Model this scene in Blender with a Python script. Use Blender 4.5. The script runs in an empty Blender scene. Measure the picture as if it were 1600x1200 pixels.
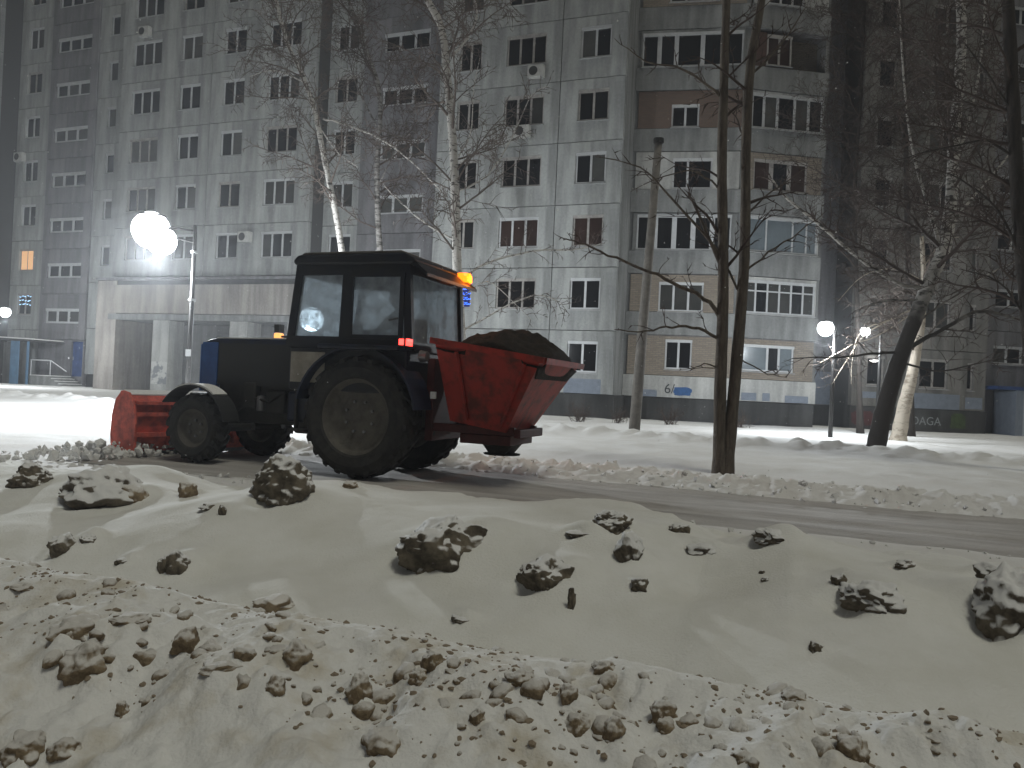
import bpy, bmesh, math, random
import numpy as np
from mathutils import Vector, Matrix, noise as mnoise

# ------------------------------------------------------------------ camera, sky, light, exposure
SC = bpy.context.scene
COL = SC.collection
F_PX = 1200.0; ROLL = math.radians(2.65); CAM_Z = 1.2
PITCH = math.atan(6.0 / F_PX); TH = math.radians(20.5)
CA, SA = math.cos(TH), math.sin(TH)
cam_d = bpy.data.cameras.new('camera'); cam = bpy.data.objects.new('camera', cam_d); COL.objects.link(cam)
cam_d.sensor_width = 36.0; cam_d.lens = 36.0 * F_PX / 1600.0; cam_d.clip_start = 0.05; cam_d.clip_end = 1000.0
cam.matrix_world = Matrix.Translation((0, 0, CAM_Z)) @ Matrix.Rotation(math.radians(90) + PITCH, 4, 'X') @ Matrix.Rotation(ROLL, 4, 'Z')
SC.camera = cam
SUN_EL, SUN_AZ = math.radians(67), math.radians(138)      # azimuth from +Y clockwise: behind the camera, to its right
W = bpy.data.worlds.new('World'); SC.world = W; W.use_nodes = True
nt = W.node_tree; nt.nodes.clear()
sky = nt.nodes.new('ShaderNodeTexSky'); sky.sky_type = 'NISHITA'; sky.sun_disc = False
sky.sun_elevation = SUN_EL; sky.sun_rotation = SUN_AZ; sky.air_density = 1.0; sky.dust_density = 6.0; sky.ozone_density = 1.0
hs = nt.nodes.new('ShaderNodeHueSaturation'); hs.inputs['Saturation'].default_value = 0.25
bg = nt.nodes.new('ShaderNodeBackground'); bg.inputs['Strength'].default_value = 0.013
wo = nt.nodes.new('ShaderNodeOutputWorld')
nt.links.new(sky.outputs[0], hs.inputs['Color']); nt.links.new(hs.outputs[0], bg.inputs[0]); nt.links.new(bg.outputs[0], wo.inputs[0])
sd = bpy.data.lights.new('sun', 'SUN'); sd.energy = 0.64; sd.angle = math.radians(15); sd.color = (1.0, 0.985, 0.82)
sun = bpy.data.objects.new('sun', sd); COL.objects.link(sun)
sdir = Vector((math.sin(SUN_AZ) * math.cos(SUN_EL), math.cos(SUN_AZ) * math.cos(SUN_EL), math.sin(SUN_EL)))
sun.rotation_euler = sdir.to_track_quat('Z', 'Y').to_euler(); sun.location = sdir * 60
vs = SC.view_settings; vs.view_transform = 'Standard'; vs.look = 'None'; vs.gamma = 1.0; vs.exposure = 0.0; vs.use_curve_mapping = False
SC.cycles.use_denoising = True; SC.cycles.use_adaptive_sampling = True; SC.cycles.adaptive_threshold = 0.035; SC.cycles.light_sampling_threshold = 0.02
SC.cycles.max_bounces = 5; SC.cycles.diffuse_bounces = 2; SC.cycles.glossy_bounces = 2; SC.cycles.volume_bounces = 0; SC.cycles.transparent_max_bounces = 12
SC.cycles.sample_clamp_indirect = 3.0

# ------------------------------------------------------------------ helpers
RNG = random.Random(7)
def ray(px, py):
    u = (px - 800) / F_PX; v = (600 - py) / F_PX
    X = u * math.cos(ROLL) - v * math.sin(ROLL); Z = u * math.sin(ROLL) + v * math.cos(ROLL)
    return Vector((X, math.cos(PITCH) - Z * math.sin(PITCH), Z * math.cos(PITCH) + math.sin(PITCH)))
def at(px, py, Y):
    r = ray(px, py); return Vector((0, 0, CAM_Z)) + r * (Y / r.y)
def on_z(px, py, z=0.0):
    r = ray(px, py); return Vector((0, 0, CAM_Z)) + r * ((z - CAM_Z) / r.z)
def ab2w(a, b, z=0.0): return Vector((a * CA + b * SA, -a * SA + b * CA, z))
def w2ab(p): return (p[0] * CA - p[1] * SA, p[0] * SA + p[1] * CA)

def _h(ix, iy, s):
    v = np.sin(ix * 127.1 + iy * 311.7 + s * 74.7) * 43758.5453
    return v - np.floor(v)
def vn(x, y, s=0):
    ix = np.floor(x); iy = np.floor(y); fx = x - ix; fy = y - iy
    fx = fx * fx * fx * (fx * (fx * 6 - 15) + 10); fy = fy * fy * fy * (fy * (fy * 6 - 15) + 10)
    a = _h(ix, iy, s); b = _h(ix + 1, iy, s); c = _h(ix, iy + 1, s); d = _h(ix + 1, iy + 1, s)
    return (a + (b - a) * fx) * (1 - fy) + (c + (d - c) * fx) * fy - 0.5
def fbm(x, y, o=4, s=0, g=0.5):
    t = 0; amp = 1.0
    for i in range(o):
        t = t + amp * vn(x * 2 ** i + 17.3 * i, y * 2 ** i - 9.1 * i, s + i); amp *= g
    return t
def sstep(t): t = np.clip(t, 0, 1); return t * t * (3 - 2 * t)

# --- materials
MATS = {}
def mat(name, col, rough=0.7, var=0.0, scale=4.0, col2=None, bump=0.0, bscale=30.0, metal=0.0, spec=0.5, emit=None, estr=0.0, stretch=None, thr=(0.35, 0.65), rotz=0.0):
    if name in MATS: return MATS[name]
    m = bpy.data.materials.new(name); m.use_nodes = True; n = m.node_tree.nodes; l = m.node_tree.links
    p = n['Principled BSDF']; p.inputs['Roughness'].default_value = rough; p.inputs['Metallic'].default_value = metal
    p.inputs['Specular IOR Level'].default_value = spec
    p.inputs['Base Color'].default_value = (*col, 1)
    tc = n.new('ShaderNodeTexCoord'); src = tc.outputs['Object']
    if rotz:
        m0 = n.new('ShaderNodeMapping'); m0.inputs['Rotation'].default_value = (0, 0, rotz); l.new(src, m0.inputs[0]); src = m0.outputs[0]
    if stretch:
        mp = n.new('ShaderNodeMapping'); mp.inputs['Scale'].default_value = stretch; l.new(src, mp.inputs[0]); src = mp.outputs[0]
    if col2 is not None or var > 0:
        c2 = col2 if col2 is not None else tuple(c * (1 - var) for c in col)
        nz = n.new('ShaderNodeTexNoise'); nz.inputs['Scale'].default_value = scale; nz.inputs['Detail'].default_value = 6; nz.inputs['Roughness'].default_value = 0.62
        l.new(src, nz.inputs['Vector'])
        cr = n.new('ShaderNodeValToRGB'); cr.color_ramp.elements[0].position = thr[0]; cr.color_ramp.elements[1].position = thr[1]
        cr.color_ramp.elements[0].color = (*c2, 1); cr.color_ramp.elements[1].color = (*col, 1)
        l.new(nz.outputs['Fac'], cr.inputs[0]); l.new(cr.outputs[0], p.inputs['Base Color'])
    if bump > 0:
        bz = n.new('ShaderNodeTexNoise'); bz.inputs['Scale'].default_value = bscale; bz.inputs['Detail'].default_value = 5
        l.new(tc.outputs['Object'], bz.inputs['Vector'])
        bn = n.new('ShaderNodeBump'); bn.inputs['Strength'].default_value = bump; bn.inputs['Distance'].default_value = 0.02
        l.new(bz.outputs['Fac'], bn.inputs['Height']); l.new(bn.outputs[0], p.inputs['Normal'])
    if emit is not None:
        p.inputs['Emission Color'].default_value = (*emit, 1); p.inputs['Emission Strength'].default_value = estr
    MATS[name] = m; return m
def snow_topped(name, dirt, dirt2, snow=(0.8, 0.8, 0.79), lo=0.45, hi=0.8, scale=9.0, amt=0.35):
    """dirty lump with fresh snow lying on its upward faces"""
    m = bpy.data.materials.new(name); m.use_nodes = True; n = m.node_tree.nodes; l = m.node_tree.links
    p = n['Principled BSDF']; p.inputs['Roughness'].default_value = 0.75; p.inputs['Specular IOR Level'].default_value = 0.3
    tc = n.new('ShaderNodeTexCoord'); nz = n.new('ShaderNodeTexNoise'); nz.inputs['Scale'].default_value = scale; nz.inputs['Detail'].default_value = 8
    nz.inputs['Roughness'].default_value = 0.7; l.new(tc.outputs['Object'], nz.inputs['Vector'])
    cr = n.new('ShaderNodeValToRGB'); cr.color_ramp.elements[0].color = (*dirt2, 1); cr.color_ramp.elements[1].color = (*dirt, 1)
    cr.color_ramp.elements[0].position = 0.38; cr.color_ramp.elements[1].position = 0.62; l.new(nz.outputs['Fac'], cr.inputs[0])
    g = n.new('ShaderNodeNewGeometry'); sp = n.new('ShaderNodeSeparateXYZ'); l.new(g.outputs['Normal'], sp.inputs[0])
    n2 = n.new('ShaderNodeTexNoise'); n2.inputs['Scale'].default_value = scale * 1.7; n2.inputs['Detail'].default_value = 6; l.new(tc.outputs['Object'], n2.inputs['Vector'])
    ad = n.new('ShaderNodeMath'); ad.operation = 'MULTIPLY_ADD'; ad.inputs[1].default_value = amt * 2; l.new(n2.outputs['Fac'], ad.inputs[0])
    sb = n.new('ShaderNodeMath'); sb.operation = 'SUBTRACT'; sb.inputs[1].default_value = amt; l.new(sp.outputs['Z'], sb.inputs[0]); l.new(sb.outputs[0], ad.inputs[2])
    mr = n.new('ShaderNodeMapRange'); mr.inputs['From Min'].default_value = lo; mr.inputs['From Max'].default_value = hi; l.new(ad.outputs[0], mr.inputs['Value'])
    mx = n.new('ShaderNodeMix'); mx.data_type = 'RGBA'; l.new(mr.outputs[0], mx.inputs['Factor'])
    l.new(cr.outputs[0], mx.inputs['A']); mx.inputs['B'].default_value = (*snow, 1); l.new(mx.outputs['Result'], p.inputs['Base Color'])
    bn = n.new('ShaderNodeBump'); bn.inputs['Strength'].default_value = 0.6; bn.inputs['Distance'].default_value = 0.015
    l.new(nz.outputs['Fac'], bn.inputs['Height']); l.new(bn.outputs[0], p.inputs['Normal'])
    MATS[name] = m; return m

# --- objects
def link(o, parent=None):
    COL.objects.link(o)
    if parent is not None: o.parent = parent
    return o
def tag(o, label=None, cat=None, group=None, kind=None):
    if label: o['label'] = label
    if cat: o['category'] = cat
    if group: o['group'] = group
    if kind: o['kind'] = kind
    return o
def thing(name, label, cat, loc=(0, 0, 0), rotz=0.0, group=None):
    o = bpy.data.objects.new(name, None); link(o); o.location = loc; o.rotation_euler = (0, 0, rotz); o.empty_display_size = 0.2
    return tag(o, label, cat, group)
def obj(name, me, m, parent=None, loc=(0, 0, 0), rot=(0, 0, 0), bevel=0.0, smooth=False):
    o = bpy.data.objects.new(name, me); link(o, parent); o.location = loc; o.rotation_euler = rot
    if m is not None and len(me.materials) == 0: me.materials.append(m)
    if bevel > 0:
        b = o.modifiers.new('bevel', 'BEVEL'); b.width = bevel; b.segments = 2; b.limit_method = 'ANGLE'
    if smooth: me.polygons.foreach_set('use_smooth', [True] * len(me.polygons))
    return o
class MB:
    def __init__(s): s.v = []; s.f = []
    def quad(s, a, b, c, d):
        n = len(s.v); s.v += [tuple(a), tuple(b), tuple(c), tuple(d)]; s.f.append((n, n + 1, n + 2, n + 3)); return s
    def box(s, x0, x1, y0, y1, z0, z1, M=None):
        n = len(s.v)
        P = [(x, y, z) for z in (z0, z1) for y in (y0, y1) for x in (x0, x1)]
        if M is not None: P = [tuple(M @ Vector(p)) for p in P]
        s.v += P
        s.f += [(n, n + 2, n + 3, n + 1), (n + 4, n + 5, n + 7, n + 6), (n, n + 1, n + 5, n + 4), (n + 2, n + 6, n + 7, n + 3), (n, n + 4, n + 6, n + 2), (n + 1, n + 3, n + 7, n + 5)]
        return s
    def prism(s, poly, axis, t0, t1):
        """poly: 2-D outline (counter-clockwise); axis 'y': outline in x,z extruded along y; 'x': outline in y,z"""
        n = len(s.v); k = len(poly)
        for t in (t0, t1):
            for (p, q) in poly: s.v.append((p, t, q) if axis == 'y' else ((t, p, q) if axis == 'x' else (p, q, t)))
        s.f.append(tuple(range(n + k - 1, n - 1, -1))); s.f.append(tuple(range(n + k, n + 2 * k)))
        for i in range(k): j = (i + 1) % k; s.f.append((n + i, n + j, n + k + j, n + k + i))
        return s
    def tube(s, pts, rad, sides=6, cap=True):
        pts = [Vector(p) for p in pts]; k = len(pts)
        if not hasattr(rad, '__len__'): rad = [rad] * k
        n0 = len(s.v); ref = None
        for i, p in enumerate(pts):
            d = (pts[min(i + 1, k - 1)] - pts[max(i - 1, 0)])
            d = d.normalized() if d.length > 1e-9 else Vector((0, 0, 1))
            if ref is None:
                ref = d.orthogonal().normalized()
            else:
                ref = (ref - d * ref.dot(d)); ref = ref.normalized() if ref.length > 1e-6 else d.orthogonal().normalized()
            q = d.cross(ref)
            for j in range(sides):
                t = 2 * math.pi * j / sides; s.v.append(tuple(p + (ref * math.cos(t) + q * math.sin(t)) * rad[i]))
        for i in range(k - 1):
            for j in range(sides):
                a = n0 + i * sides + j; b = n0 + i * sides + (j + 1) % sides
                s.f.append((a, b, b + sides, a + sides))
        if cap:
            s.f.append(tuple(n0 + j for j in range(sides - 1, -1, -1))); s.f.append(tuple(n0 + (k - 1) * sides + j for j in range(sides)))
        return s
    def lathe(s, prof, c=(0, 0, 0), axis='y', seg=32):
        """prof: list of (radius, offset along axis)"""
        n0 = len(s.v); k = len(prof)
        for (r, h) in prof:
            for j in range(seg):
                t = 2 * math.pi * j / seg; u, w = r * math.cos(t), r * math.sin(t)
                p = (c[0] + u, c[1] + h, c[2] + w) if axis == 'y' else ((c[0] + u, c[1] + w, c[2] + h) if axis == 'z' else (c[0] + h, c[1] + u, c[2] + w))
                s.v.append(p)
        for i in range(k - 1):
            for j in range(seg):
                a = n0 + i * seg + j; b = n0 + i * seg + (j + 1) % seg; s.f.append((a, b, b + seg, a + seg))
        return s
    def mesh(s, name='m', fix=True):
        me = bpy.data.meshes.new(name); me.from_pydata(s.v, [], s.f)
        if fix:
            b = bmesh.new(); b.from_mesh(me); bmesh.ops.recalc_face_normals(b, faces=b.faces); b.to_mesh(me); b.free()
        me.update(); return me
def grid_mesh(name, A, B, Z, smooth=True):
    """heightfield given in road coordinates (a along the road, b across it)"""
    na, nb = A.shape
    v = np.stack([A * CA + B * SA, -A * SA + B * CA, Z], -1).reshape(-1, 3)
    i = np.arange(na * nb).reshape(na, nb)
    q = np.stack([i[:-1, :-1], i[1:, :-1], i[1:, 1:], i[:-1, 1:]], -1).reshape(-1, 4)
    me = bpy.data.meshes.new(name); me.vertices.add(len(v)); me.vertices.foreach_set('co', v.astype(np.float32).ravel())
    me.loops.add(q.size); me.loops.foreach_set('vertex_index', q.astype(np.int32).ravel())
    me.polygons.add(len(q)); me.polygons.foreach_set('loop_start', np.arange(0, q.size, 4, dtype=np.int32))
    me.polygons.foreach_set('use_smooth', np.ones(len(q), dtype=bool)); me.update(); me.validate(); return me

# ------------------------------------------------------------------ terrain
M_SNOW = mat('snow', (0.80, 0.80, 0.80), 0.85, col2=(0.72, 0.71, 0.69), scale=0.9, bump=0.4, bscale=18, spec=0.08)
M_SNOWB = mat('bank_snow', (0.80, 0.80, 0.77), 0.85, col2=(0.72, 0.715, 0.665), scale=2.2, bump=0.3, bscale=75, spec=0.08, thr=(0.3, 0.6))
M_SNOWN = mat('near_bank_snow', (0.82, 0.82, 0.80), 0.85, col2=(0.62, 0.575, 0.485), scale=5.0, bump=0.32, bscale=90, spec=0.08, thr=(0.30, 0.50))
M_PATH = mat('packed_snow', (0.50, 0.48, 0.46), 0.7, col2=(0.32, 0.30, 0.285), scale=3.0, bump=0.5, bscale=25, spec=0.4, stretch=(0.22, 1.3, 1), rotz=TH, thr=(.30, .68))

def ground_h(a, b):
    z = 0.05 * fbm(a * 0.12, b * 0.12, 3, 1) + 0.035 * fbm(a * 0.8, b * 0.8, 3, 2) + 0.035 * fbm(a * 2.4, b * 2.4, 3, 3) * sstep((fbm(a * .25, b * .3, 2, 4) + .15) / .3)
    z = z + 0.03
    z = np.where((b > 7.2) & (b < 10.0) & (a > -8.6), -0.05, z)                                  # ploughed strip lies below
    r1 = np.exp(-((b - 19.6 - 0.5 * vn(a * 0.2, a * 0 + 3, 8)) / 0.55) ** 2)                     # old ridge beside the inner path
    z = z + r1 * (0.10 + 0.16 * np.abs(fbm(a * 2.2, b * 2.2, 4, 5)) * 2)
    r2 = np.exp(-((b - 13.4) / 0.9) ** 2) * (0.05 + 0.08 * np.abs(fbm(a * 1.5, b * 1.5, 3, 6)))
    return z + r2 * (a > -6)
def ax(*segs):
    out = []
    for (x0, x1, d) in segs: out.append(np.arange(x0, x1, d))
    out.append(np.array([segs[-1][1]])); return np.concatenate(out)
aa = ax((-140, -60, 8), (-60, -30, 1.0), (-30, 26, 0.13), (26, 60, 1.5), (60, 140, 8))
bb = ax((-60, -6, 6), (-6, 6, 0.6), (6, 12, 0.13), (12, 18, 0.2), (18, 22, 0.09), (22, 40, 0.4), (40, 160, 10))
A, B = np.meshgrid(aa, bb, indexing='ij')
g = obj('ground', grid_mesh('ground', A, B, ground_h(A, B)), M_SNOW)
tag(g, 'trampled snow covering the yard up to the apartment building', kind='structure')

def path_h(a, b):
    t = 0.006 + 0.012 * fbm(a * 0.7, b * 5, 4, 11)
    for c in (8.1, 9.5): t = t - 0.02 * np.exp(-((b - c - 0.04 * np.sin(a * .4)) / 0.16) ** 2)
    return t + 0.02
A, B = np.meshgrid(np.arange(-8.6, 30, 0.08), np.arange(7.1, 10.05, 0.05), indexing='ij')
p = obj('footpath', grid_mesh('footpath', A, B, path_h(A, B)), M_PATH)
tag(p, 'ploughed strip of dirty packed snow behind the tractor', kind='structure')

CR = [(-30, .2), (-12, .2), (-6.9, .13), (-6.25, .2), (-5.9, .22), (-4.93, .27), (-4.47, .24), (-3.79, .36), (-3.22, .46), (-2.78, .41), (-2.27, .38), (-1.79, .40), (-1.34, .42), (-1.09, .43), (-.76, .41), (-.44, .33), (-.21, .38), (0, .43), (.18, .40), (.56, .34), (.82, .33), (1.0, .33), (1.19, .29), (2.5, .33), (8, .3)]
CRA = np.array([c[0] for c in CR]); CRZ = np.array([c[1] for c in CR])
def mid_h(a, b):
    a = np.asarray(a, float); b = np.asarray(b, float)
    zc = np.interp(a, CRA, CRZ); bc = 4.9 + 0.5 * vn(a * 0.45, a * 0 + 1.7, 21)
    tf = (b - 2.35) / (bc - 2.35); tb = (b - bc) / (7.25 - bc)
    front = 0.02 + (zc - 0.02) * sstep(np.clip(tf, 0, 1)) ** 0.75
    back = zc - (zc + 0.06) * sstep(tb)
    z = np.where(b < bc, front, back)
    w = sstep((b - 2.3) / 0.8) * sstep((7.2 - b) / 0.8)
    far = sstep((b - bc - 0.1) / 0.7)
    z = z + w * (1 - 0.5 * np.exp(-((b - bc) / 0.35) ** 2)) * (0.10 * fbm(a * 0.9, b * 1.1, 2, 22) + 0.03 * fbm(a * 2.6, b * 2.6, 2, 23))
    z = z + w * (0.004 * fbm(a * 14, b * 14, 2, 24) + far * 0.05 * np.abs(fbm(a * 4.5, b * 4.5, 4, 25)))
    for (ca_, cb_, r, h) in MOUNDS: z = z + h * np.exp(-(((a - ca_) ** 2 + (b - cb_) ** 2) / (r * r)))
    return z - 0.12 * sstep((2.5 - b) / 0.3)
MOUNDS = [(-5.35, 5.0, .42, .14), (-5.0, 5.15, .3, .06), (-2.35, 3.9, .45, .06), (-.95, 4.2, .4, .08), (.35, 3.4, .55, .07), (.6, 4.2, .35, .06), (-3.4, 4.1, .6, .06), (-.3, 3.5, .3, .05)]
BIG = [(48, 743, 62, 44, 0, 'dark clod on the bank at the left edge of the picture'), (165, 757, 135, 80, 2, 'largest snow-capped block, left of the front wheel, with a brown left side'), (208, 772, 42, 34, 1, 'brown lump leaning on the snow-capped block'), (292, 764, 32, 34, 1, 'small brown lump just below the front wheel'),
       (448, 752, 104, 82, 0, 'rugged grey pyramid-shaped clod before the rear wheel'), (100, 848, 46, 40, 0, 'dark round clod in a hollow low on the left slope'), (137, 841, 28, 16, 0, 'small dark splinter beside the hollow on the left slope'), (278, 877, 46, 42, 0, 'pair-like dark clod low on the slope left of centre'), (258, 880, 26, 34, 0, 'narrow clod pressed against the dark clod left of centre'), (192, 876, 24, 12, 0, 'tiny dark lump between the two hollows on the left'),
       (690, 842, 150, 98, 0, 'biggest dark clod, standing proud in the middle of the bank'), (852, 893, 88, 66, 0, 'dark cracked clod right below the biggest clod'), (955, 812, 64, 42, 0, 'grey clod on the crest right of centre'), (985, 852, 46, 58, 2, 'snow-dusted clod just under the crest clod'), (1000, 912, 34, 26, 0, 'small dark clod below the snow-dusted one'), (893, 936, 13, 42, 0, 'thin dark sliver sticking out below the cracked clod'),
       (1062, 824, 32, 20, 0, 'little dark lump on the crest left of the twin-trunk tree'), (1098, 856, 50, 22, 2, 'flat snow-covered lump below the twin-trunk tree'), (1205, 836, 62, 34, 2, 'white-capped lump on the crest right of the twin-trunk tree'), (1360, 930, 112, 66, 2, 'large half-buried clod with a black hollow beneath it'), (1310, 906, 26, 24, 0, 'small dark lump at the upper left of the black hollow'), (1412, 882, 34, 18, 0, 'small dark lump on the crest above the black hollow'),
       (1582, 940, 120, 120, 2, 'large snowy clod cut off by the right edge with a dark gap'), (1555, 893, 60, 30, 0, 'dark shard on top of the clod at the right edge'), (1275, 1010, 24, 22, 0, 'single little lump on the smooth slope at lower right'), (548, 757, 26, 16, 1, 'small brown lump at the foot of the rear wheel'), (325, 792, 26, 14, 0, 'flat dark crumb on the slope under the front wheel'), (348, 797, 14, 20, 0, 'upright dark crumb on the slope under the front wheel'), (718, 967, 32, 14, 0, 'faint flat lump half sunk below the biggest clod'), (908, 833, 44, 14, 2, 'low snowy lump beside the crest clod'), (1195, 905, 16, 10, 0, 'tiny crumb on the bare slope left of the black hollow'), (1190, 893, 10, 8, 0, 'speck-sized crumb on the bare slope right of the sliver')]
def surf0(a, b): return float(mid_h(a, b)) if 2.2 < b < 7.3 else 0.0
def hit0(px, py):
    r = ray(px, py); t = 2.3
    while t < 12:
        p = Vector((0, 0, CAM_Z)) + r * t; a, b = w2ab(p)
        if p.z < surf0(a, b): return p
        t += .01
    return None
DENTS = []
for (px, py, w, h, k_, lb) in BIG:                       # wind-scoured hollow in front of each clod, drift behind it
    q = hit0(px - w * .1, py + h * .42)
    if q is not None and w > 22:
        r_ = w * q.y / F_PX * .5; a_, b_ = w2ab(q); hm_ = min(.17, r_ * .62) if py > 830 else min(.05, r_ * .4); DENTS += [(a_ - r_ * .45, b_ - r_ * .05, r_ * .5, -min(.07, r_ * .5)), (a_ + r_ * .15, b_ + r_ * 1.25, r_ * 1.35, hm_), (a_ + r_ * 1.1, b_ + r_ * .9, r_ * .9, hm_ * .45)]
MOUNDS += DENTS
A, B = np.meshgrid(np.concatenate([np.arange(-18, -7.5, 0.09), np.arange(-7.5, 2.2, 0.022), np.arange(2.2, 8, 0.09)]), np.arange(2.2, 7.3, 0.025), indexing='ij')
o = obj('snow_bank', grid_mesh('snow_bank', A, B, mid_h(A, B)), M_SNOWB)
tag(o, 'long wind-smoothed snow bank with half-buried clods in front of the tractor', kind='structure')

NMOUND = []
def near_h(a, b):
    a = np.asarray(a, float); b = np.asarray(b, float)
    zc = 0.5 + 0.05 * vn(a * 0.7, a * 0, 31) + 0.03 * vn(a * 2.5, a * 0 + 4, 32); bc = 1.97 + 0.10 * vn(a * 0.9, a * 0 + 9, 33)
    f = zc * sstep((b - 0.55) / (bc - 0.55)) ** 0.8; k = zc - (zc + .1) * sstep((b - bc) / (2.9 - bc)) ** 0.8
    z = np.where(b < bc, f, k)
    w = sstep((bc + 0.15 - b) / 0.3)
    z = z + w * (0.07 * fbm(a * 3.0, b * 3.0, 3, 34) + 0.06 * np.maximum(0, fbm(a * 8.5, b * 8.5, 3, 35) - 0.08) + 0.030 * np.maximum(0, fbm(a * 19, b * 19, 2, 36) - .1))
    for (ca_, cb_, r, h) in NMOUND: z = z + h * np.exp(-(((a - ca_) ** 2 + (b - cb_) ** 2) / (r * r)))
    return z + 0.012 * fbm(a * 6, b * 6, 3, 37) + 0.006 * fbm(a * 34, b * 34, 3, 38) + w * 0.02 * np.abs(fbm(a * 9, b * 9, 3, 39))
NEARB = [(430, 944, 76, 36, 'broad tan lump on the crest of the near bank left of centre'), (463, 1024, 52, 48, 'round brown lump below the broad crest lump'), (135, 1034, 76, 66, 'large tan lump on the lower left of the near bank'), (676, 1030, 32, 42, 'upright tan lump near the middle of the near bank'), (655, 1056, 34, 30, 'brown lump under the upright lump'), (600, 1160, 74, 50, 'dark brown cluster lump at the bottom left of centre'), (945, 1043, 42, 30, 'tan lump near the crest right of centre'), (888, 1084, 32, 36, 'pale round lump right of centre'), (1240, 1088, 42, 26, 'tan lump on the crest at right'), (1332, 1166, 54, 50, 'brown ball-like lump at the lower right'), (1456, 1147, 86, 28, 'long flat tan lump at the right'), (1036, 1112, 46, 38, 'round lump with a dark wing, right of centre'), (810, 1058, 42, 24, 'small grey-brown lump in the middle right of the upright one'), (120, 982, 80, 40, 'pale crusted slab on the left part of the near bank'), (45, 915, 50, 16, 'flat tan slab by the left edge on the crest'), (290, 1000, 46, 44, 'dark brown knobbly lump left of the round brown one'), (205, 965, 60, 20, 'slanting brown ridge-like lump at left'), (40, 1165, 80, 50, 'large brown lump in the lower left corner'), (100, 1170, 50, 40, 'brown double lump next to the corner lump'), (190, 1108, 24, 28, 'neat oval brown crumb at lower left'), (560, 1075, 46, 54, 'brown lump cluster in the middle of the lower slope'), (430, 1075, 36, 40, 'brown lump below the round brown one'), (900, 1130, 46, 40, 'crumbly brown lump at the lower middle right'), (955, 1140, 40, 44, 'crumbly tan lump beside the lower middle one'), (1160, 1185, 40, 30, 'lump at the bottom edge right of centre'), (745, 1120, 26, 26, 'small brown crumb below the middle'), (350, 1040, 70, 22, 'slanting brown streak of a lump left of the middle')]
def hit1(px, py):
    r = ray(px, py); t = 1.0
    while t < 5:
        p = Vector((0, 0, CAM_Z)) + r * t; a, b = w2ab(p)
        if p.z < float(near_h(a, b)): return p
        t += .012
    return None
for (px, py, w, h, lb) in NEARB:
    q = hit1(px, py + h * .3)
    if q is not None:
        r_ = w * q.y / F_PX * .5; a_, b_ = w2ab(q); NMOUND_NEW = (a_ + r_ * .1, b_ + r_ * .3, r_ * 1.5, min(.045, r_ * .55)); DENTS.append(NMOUND_NEW)
NMOUND += DENTS[-len(NEARB):]
A, B = np.meshgrid(np.concatenate([np.arange(-9, -4, 0.05), np.arange(-4, 1.3, 0.0095), np.arange(1.3, 5, 0.05)]), np.concatenate([np.arange(0.5, 1.2, .03), np.arange(1.2, 2.35, 0.0095), np.arange(2.35, 2.95, .03)]), indexing='ij')
o = obj('snow_bank', grid_mesh('snow_bank', A, B, near_h(A, B)), M_SNOWN)
tag(o, 'rough roadside snow bank strewn with brown crumbs, closest to the viewer', kind='structure')

def berm_h(a, b):
    c = 10.35 + 0.15 * vn(a * 0.4, a * 0, 41); t = np.clip(1 - np.abs((b - c) / 0.85), 0, 1)
    return -0.08 + 0.22 * sstep(t) ** 0.7 + t * (0.17 * np.abs(fbm(a * 5.0, b * 5.0, 3, 42)) + 0.05 * np.abs(vn(a * 13, b * 13, 43)))
A, B = np.meshgrid(np.arange(-8.5, 16, 0.035), np.arange(9.4, 11.35, 0.035), indexing='ij')
o = obj('snow_berm', grid_mesh('snow_berm', A, B, berm_h(A, B)), M_SNOW)
tag(o, 'low ridge of lumpy snow thrown up along the far edge of the ploughed path', kind='structure')

def surf_h(a, b):
    z = float(ground_h(np.array(a), np.array(b)))
    if 2.2 < b < 7.3: z = max(z, float(mid_h(a, b)))
    if 0.5 < b < 2.95: z = max(z, float(near_h(a, b)))
    if 9.4 < b < 11.35: z = max(z, float(berm_h(np.array(a), np.array(b))))
    return z
def hit(px, py):
    r = ray(px, py); t = 1.0; prev = t
    while t < 60:
        p = Vector((0, 0, CAM_Z)) + r * t; a, b = w2ab(p)
        if p.z < surf_h(a, b): return Vector((0, 0, CAM_Z)) + r * (t - 0.005)
        t += 0.012
    return None

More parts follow.
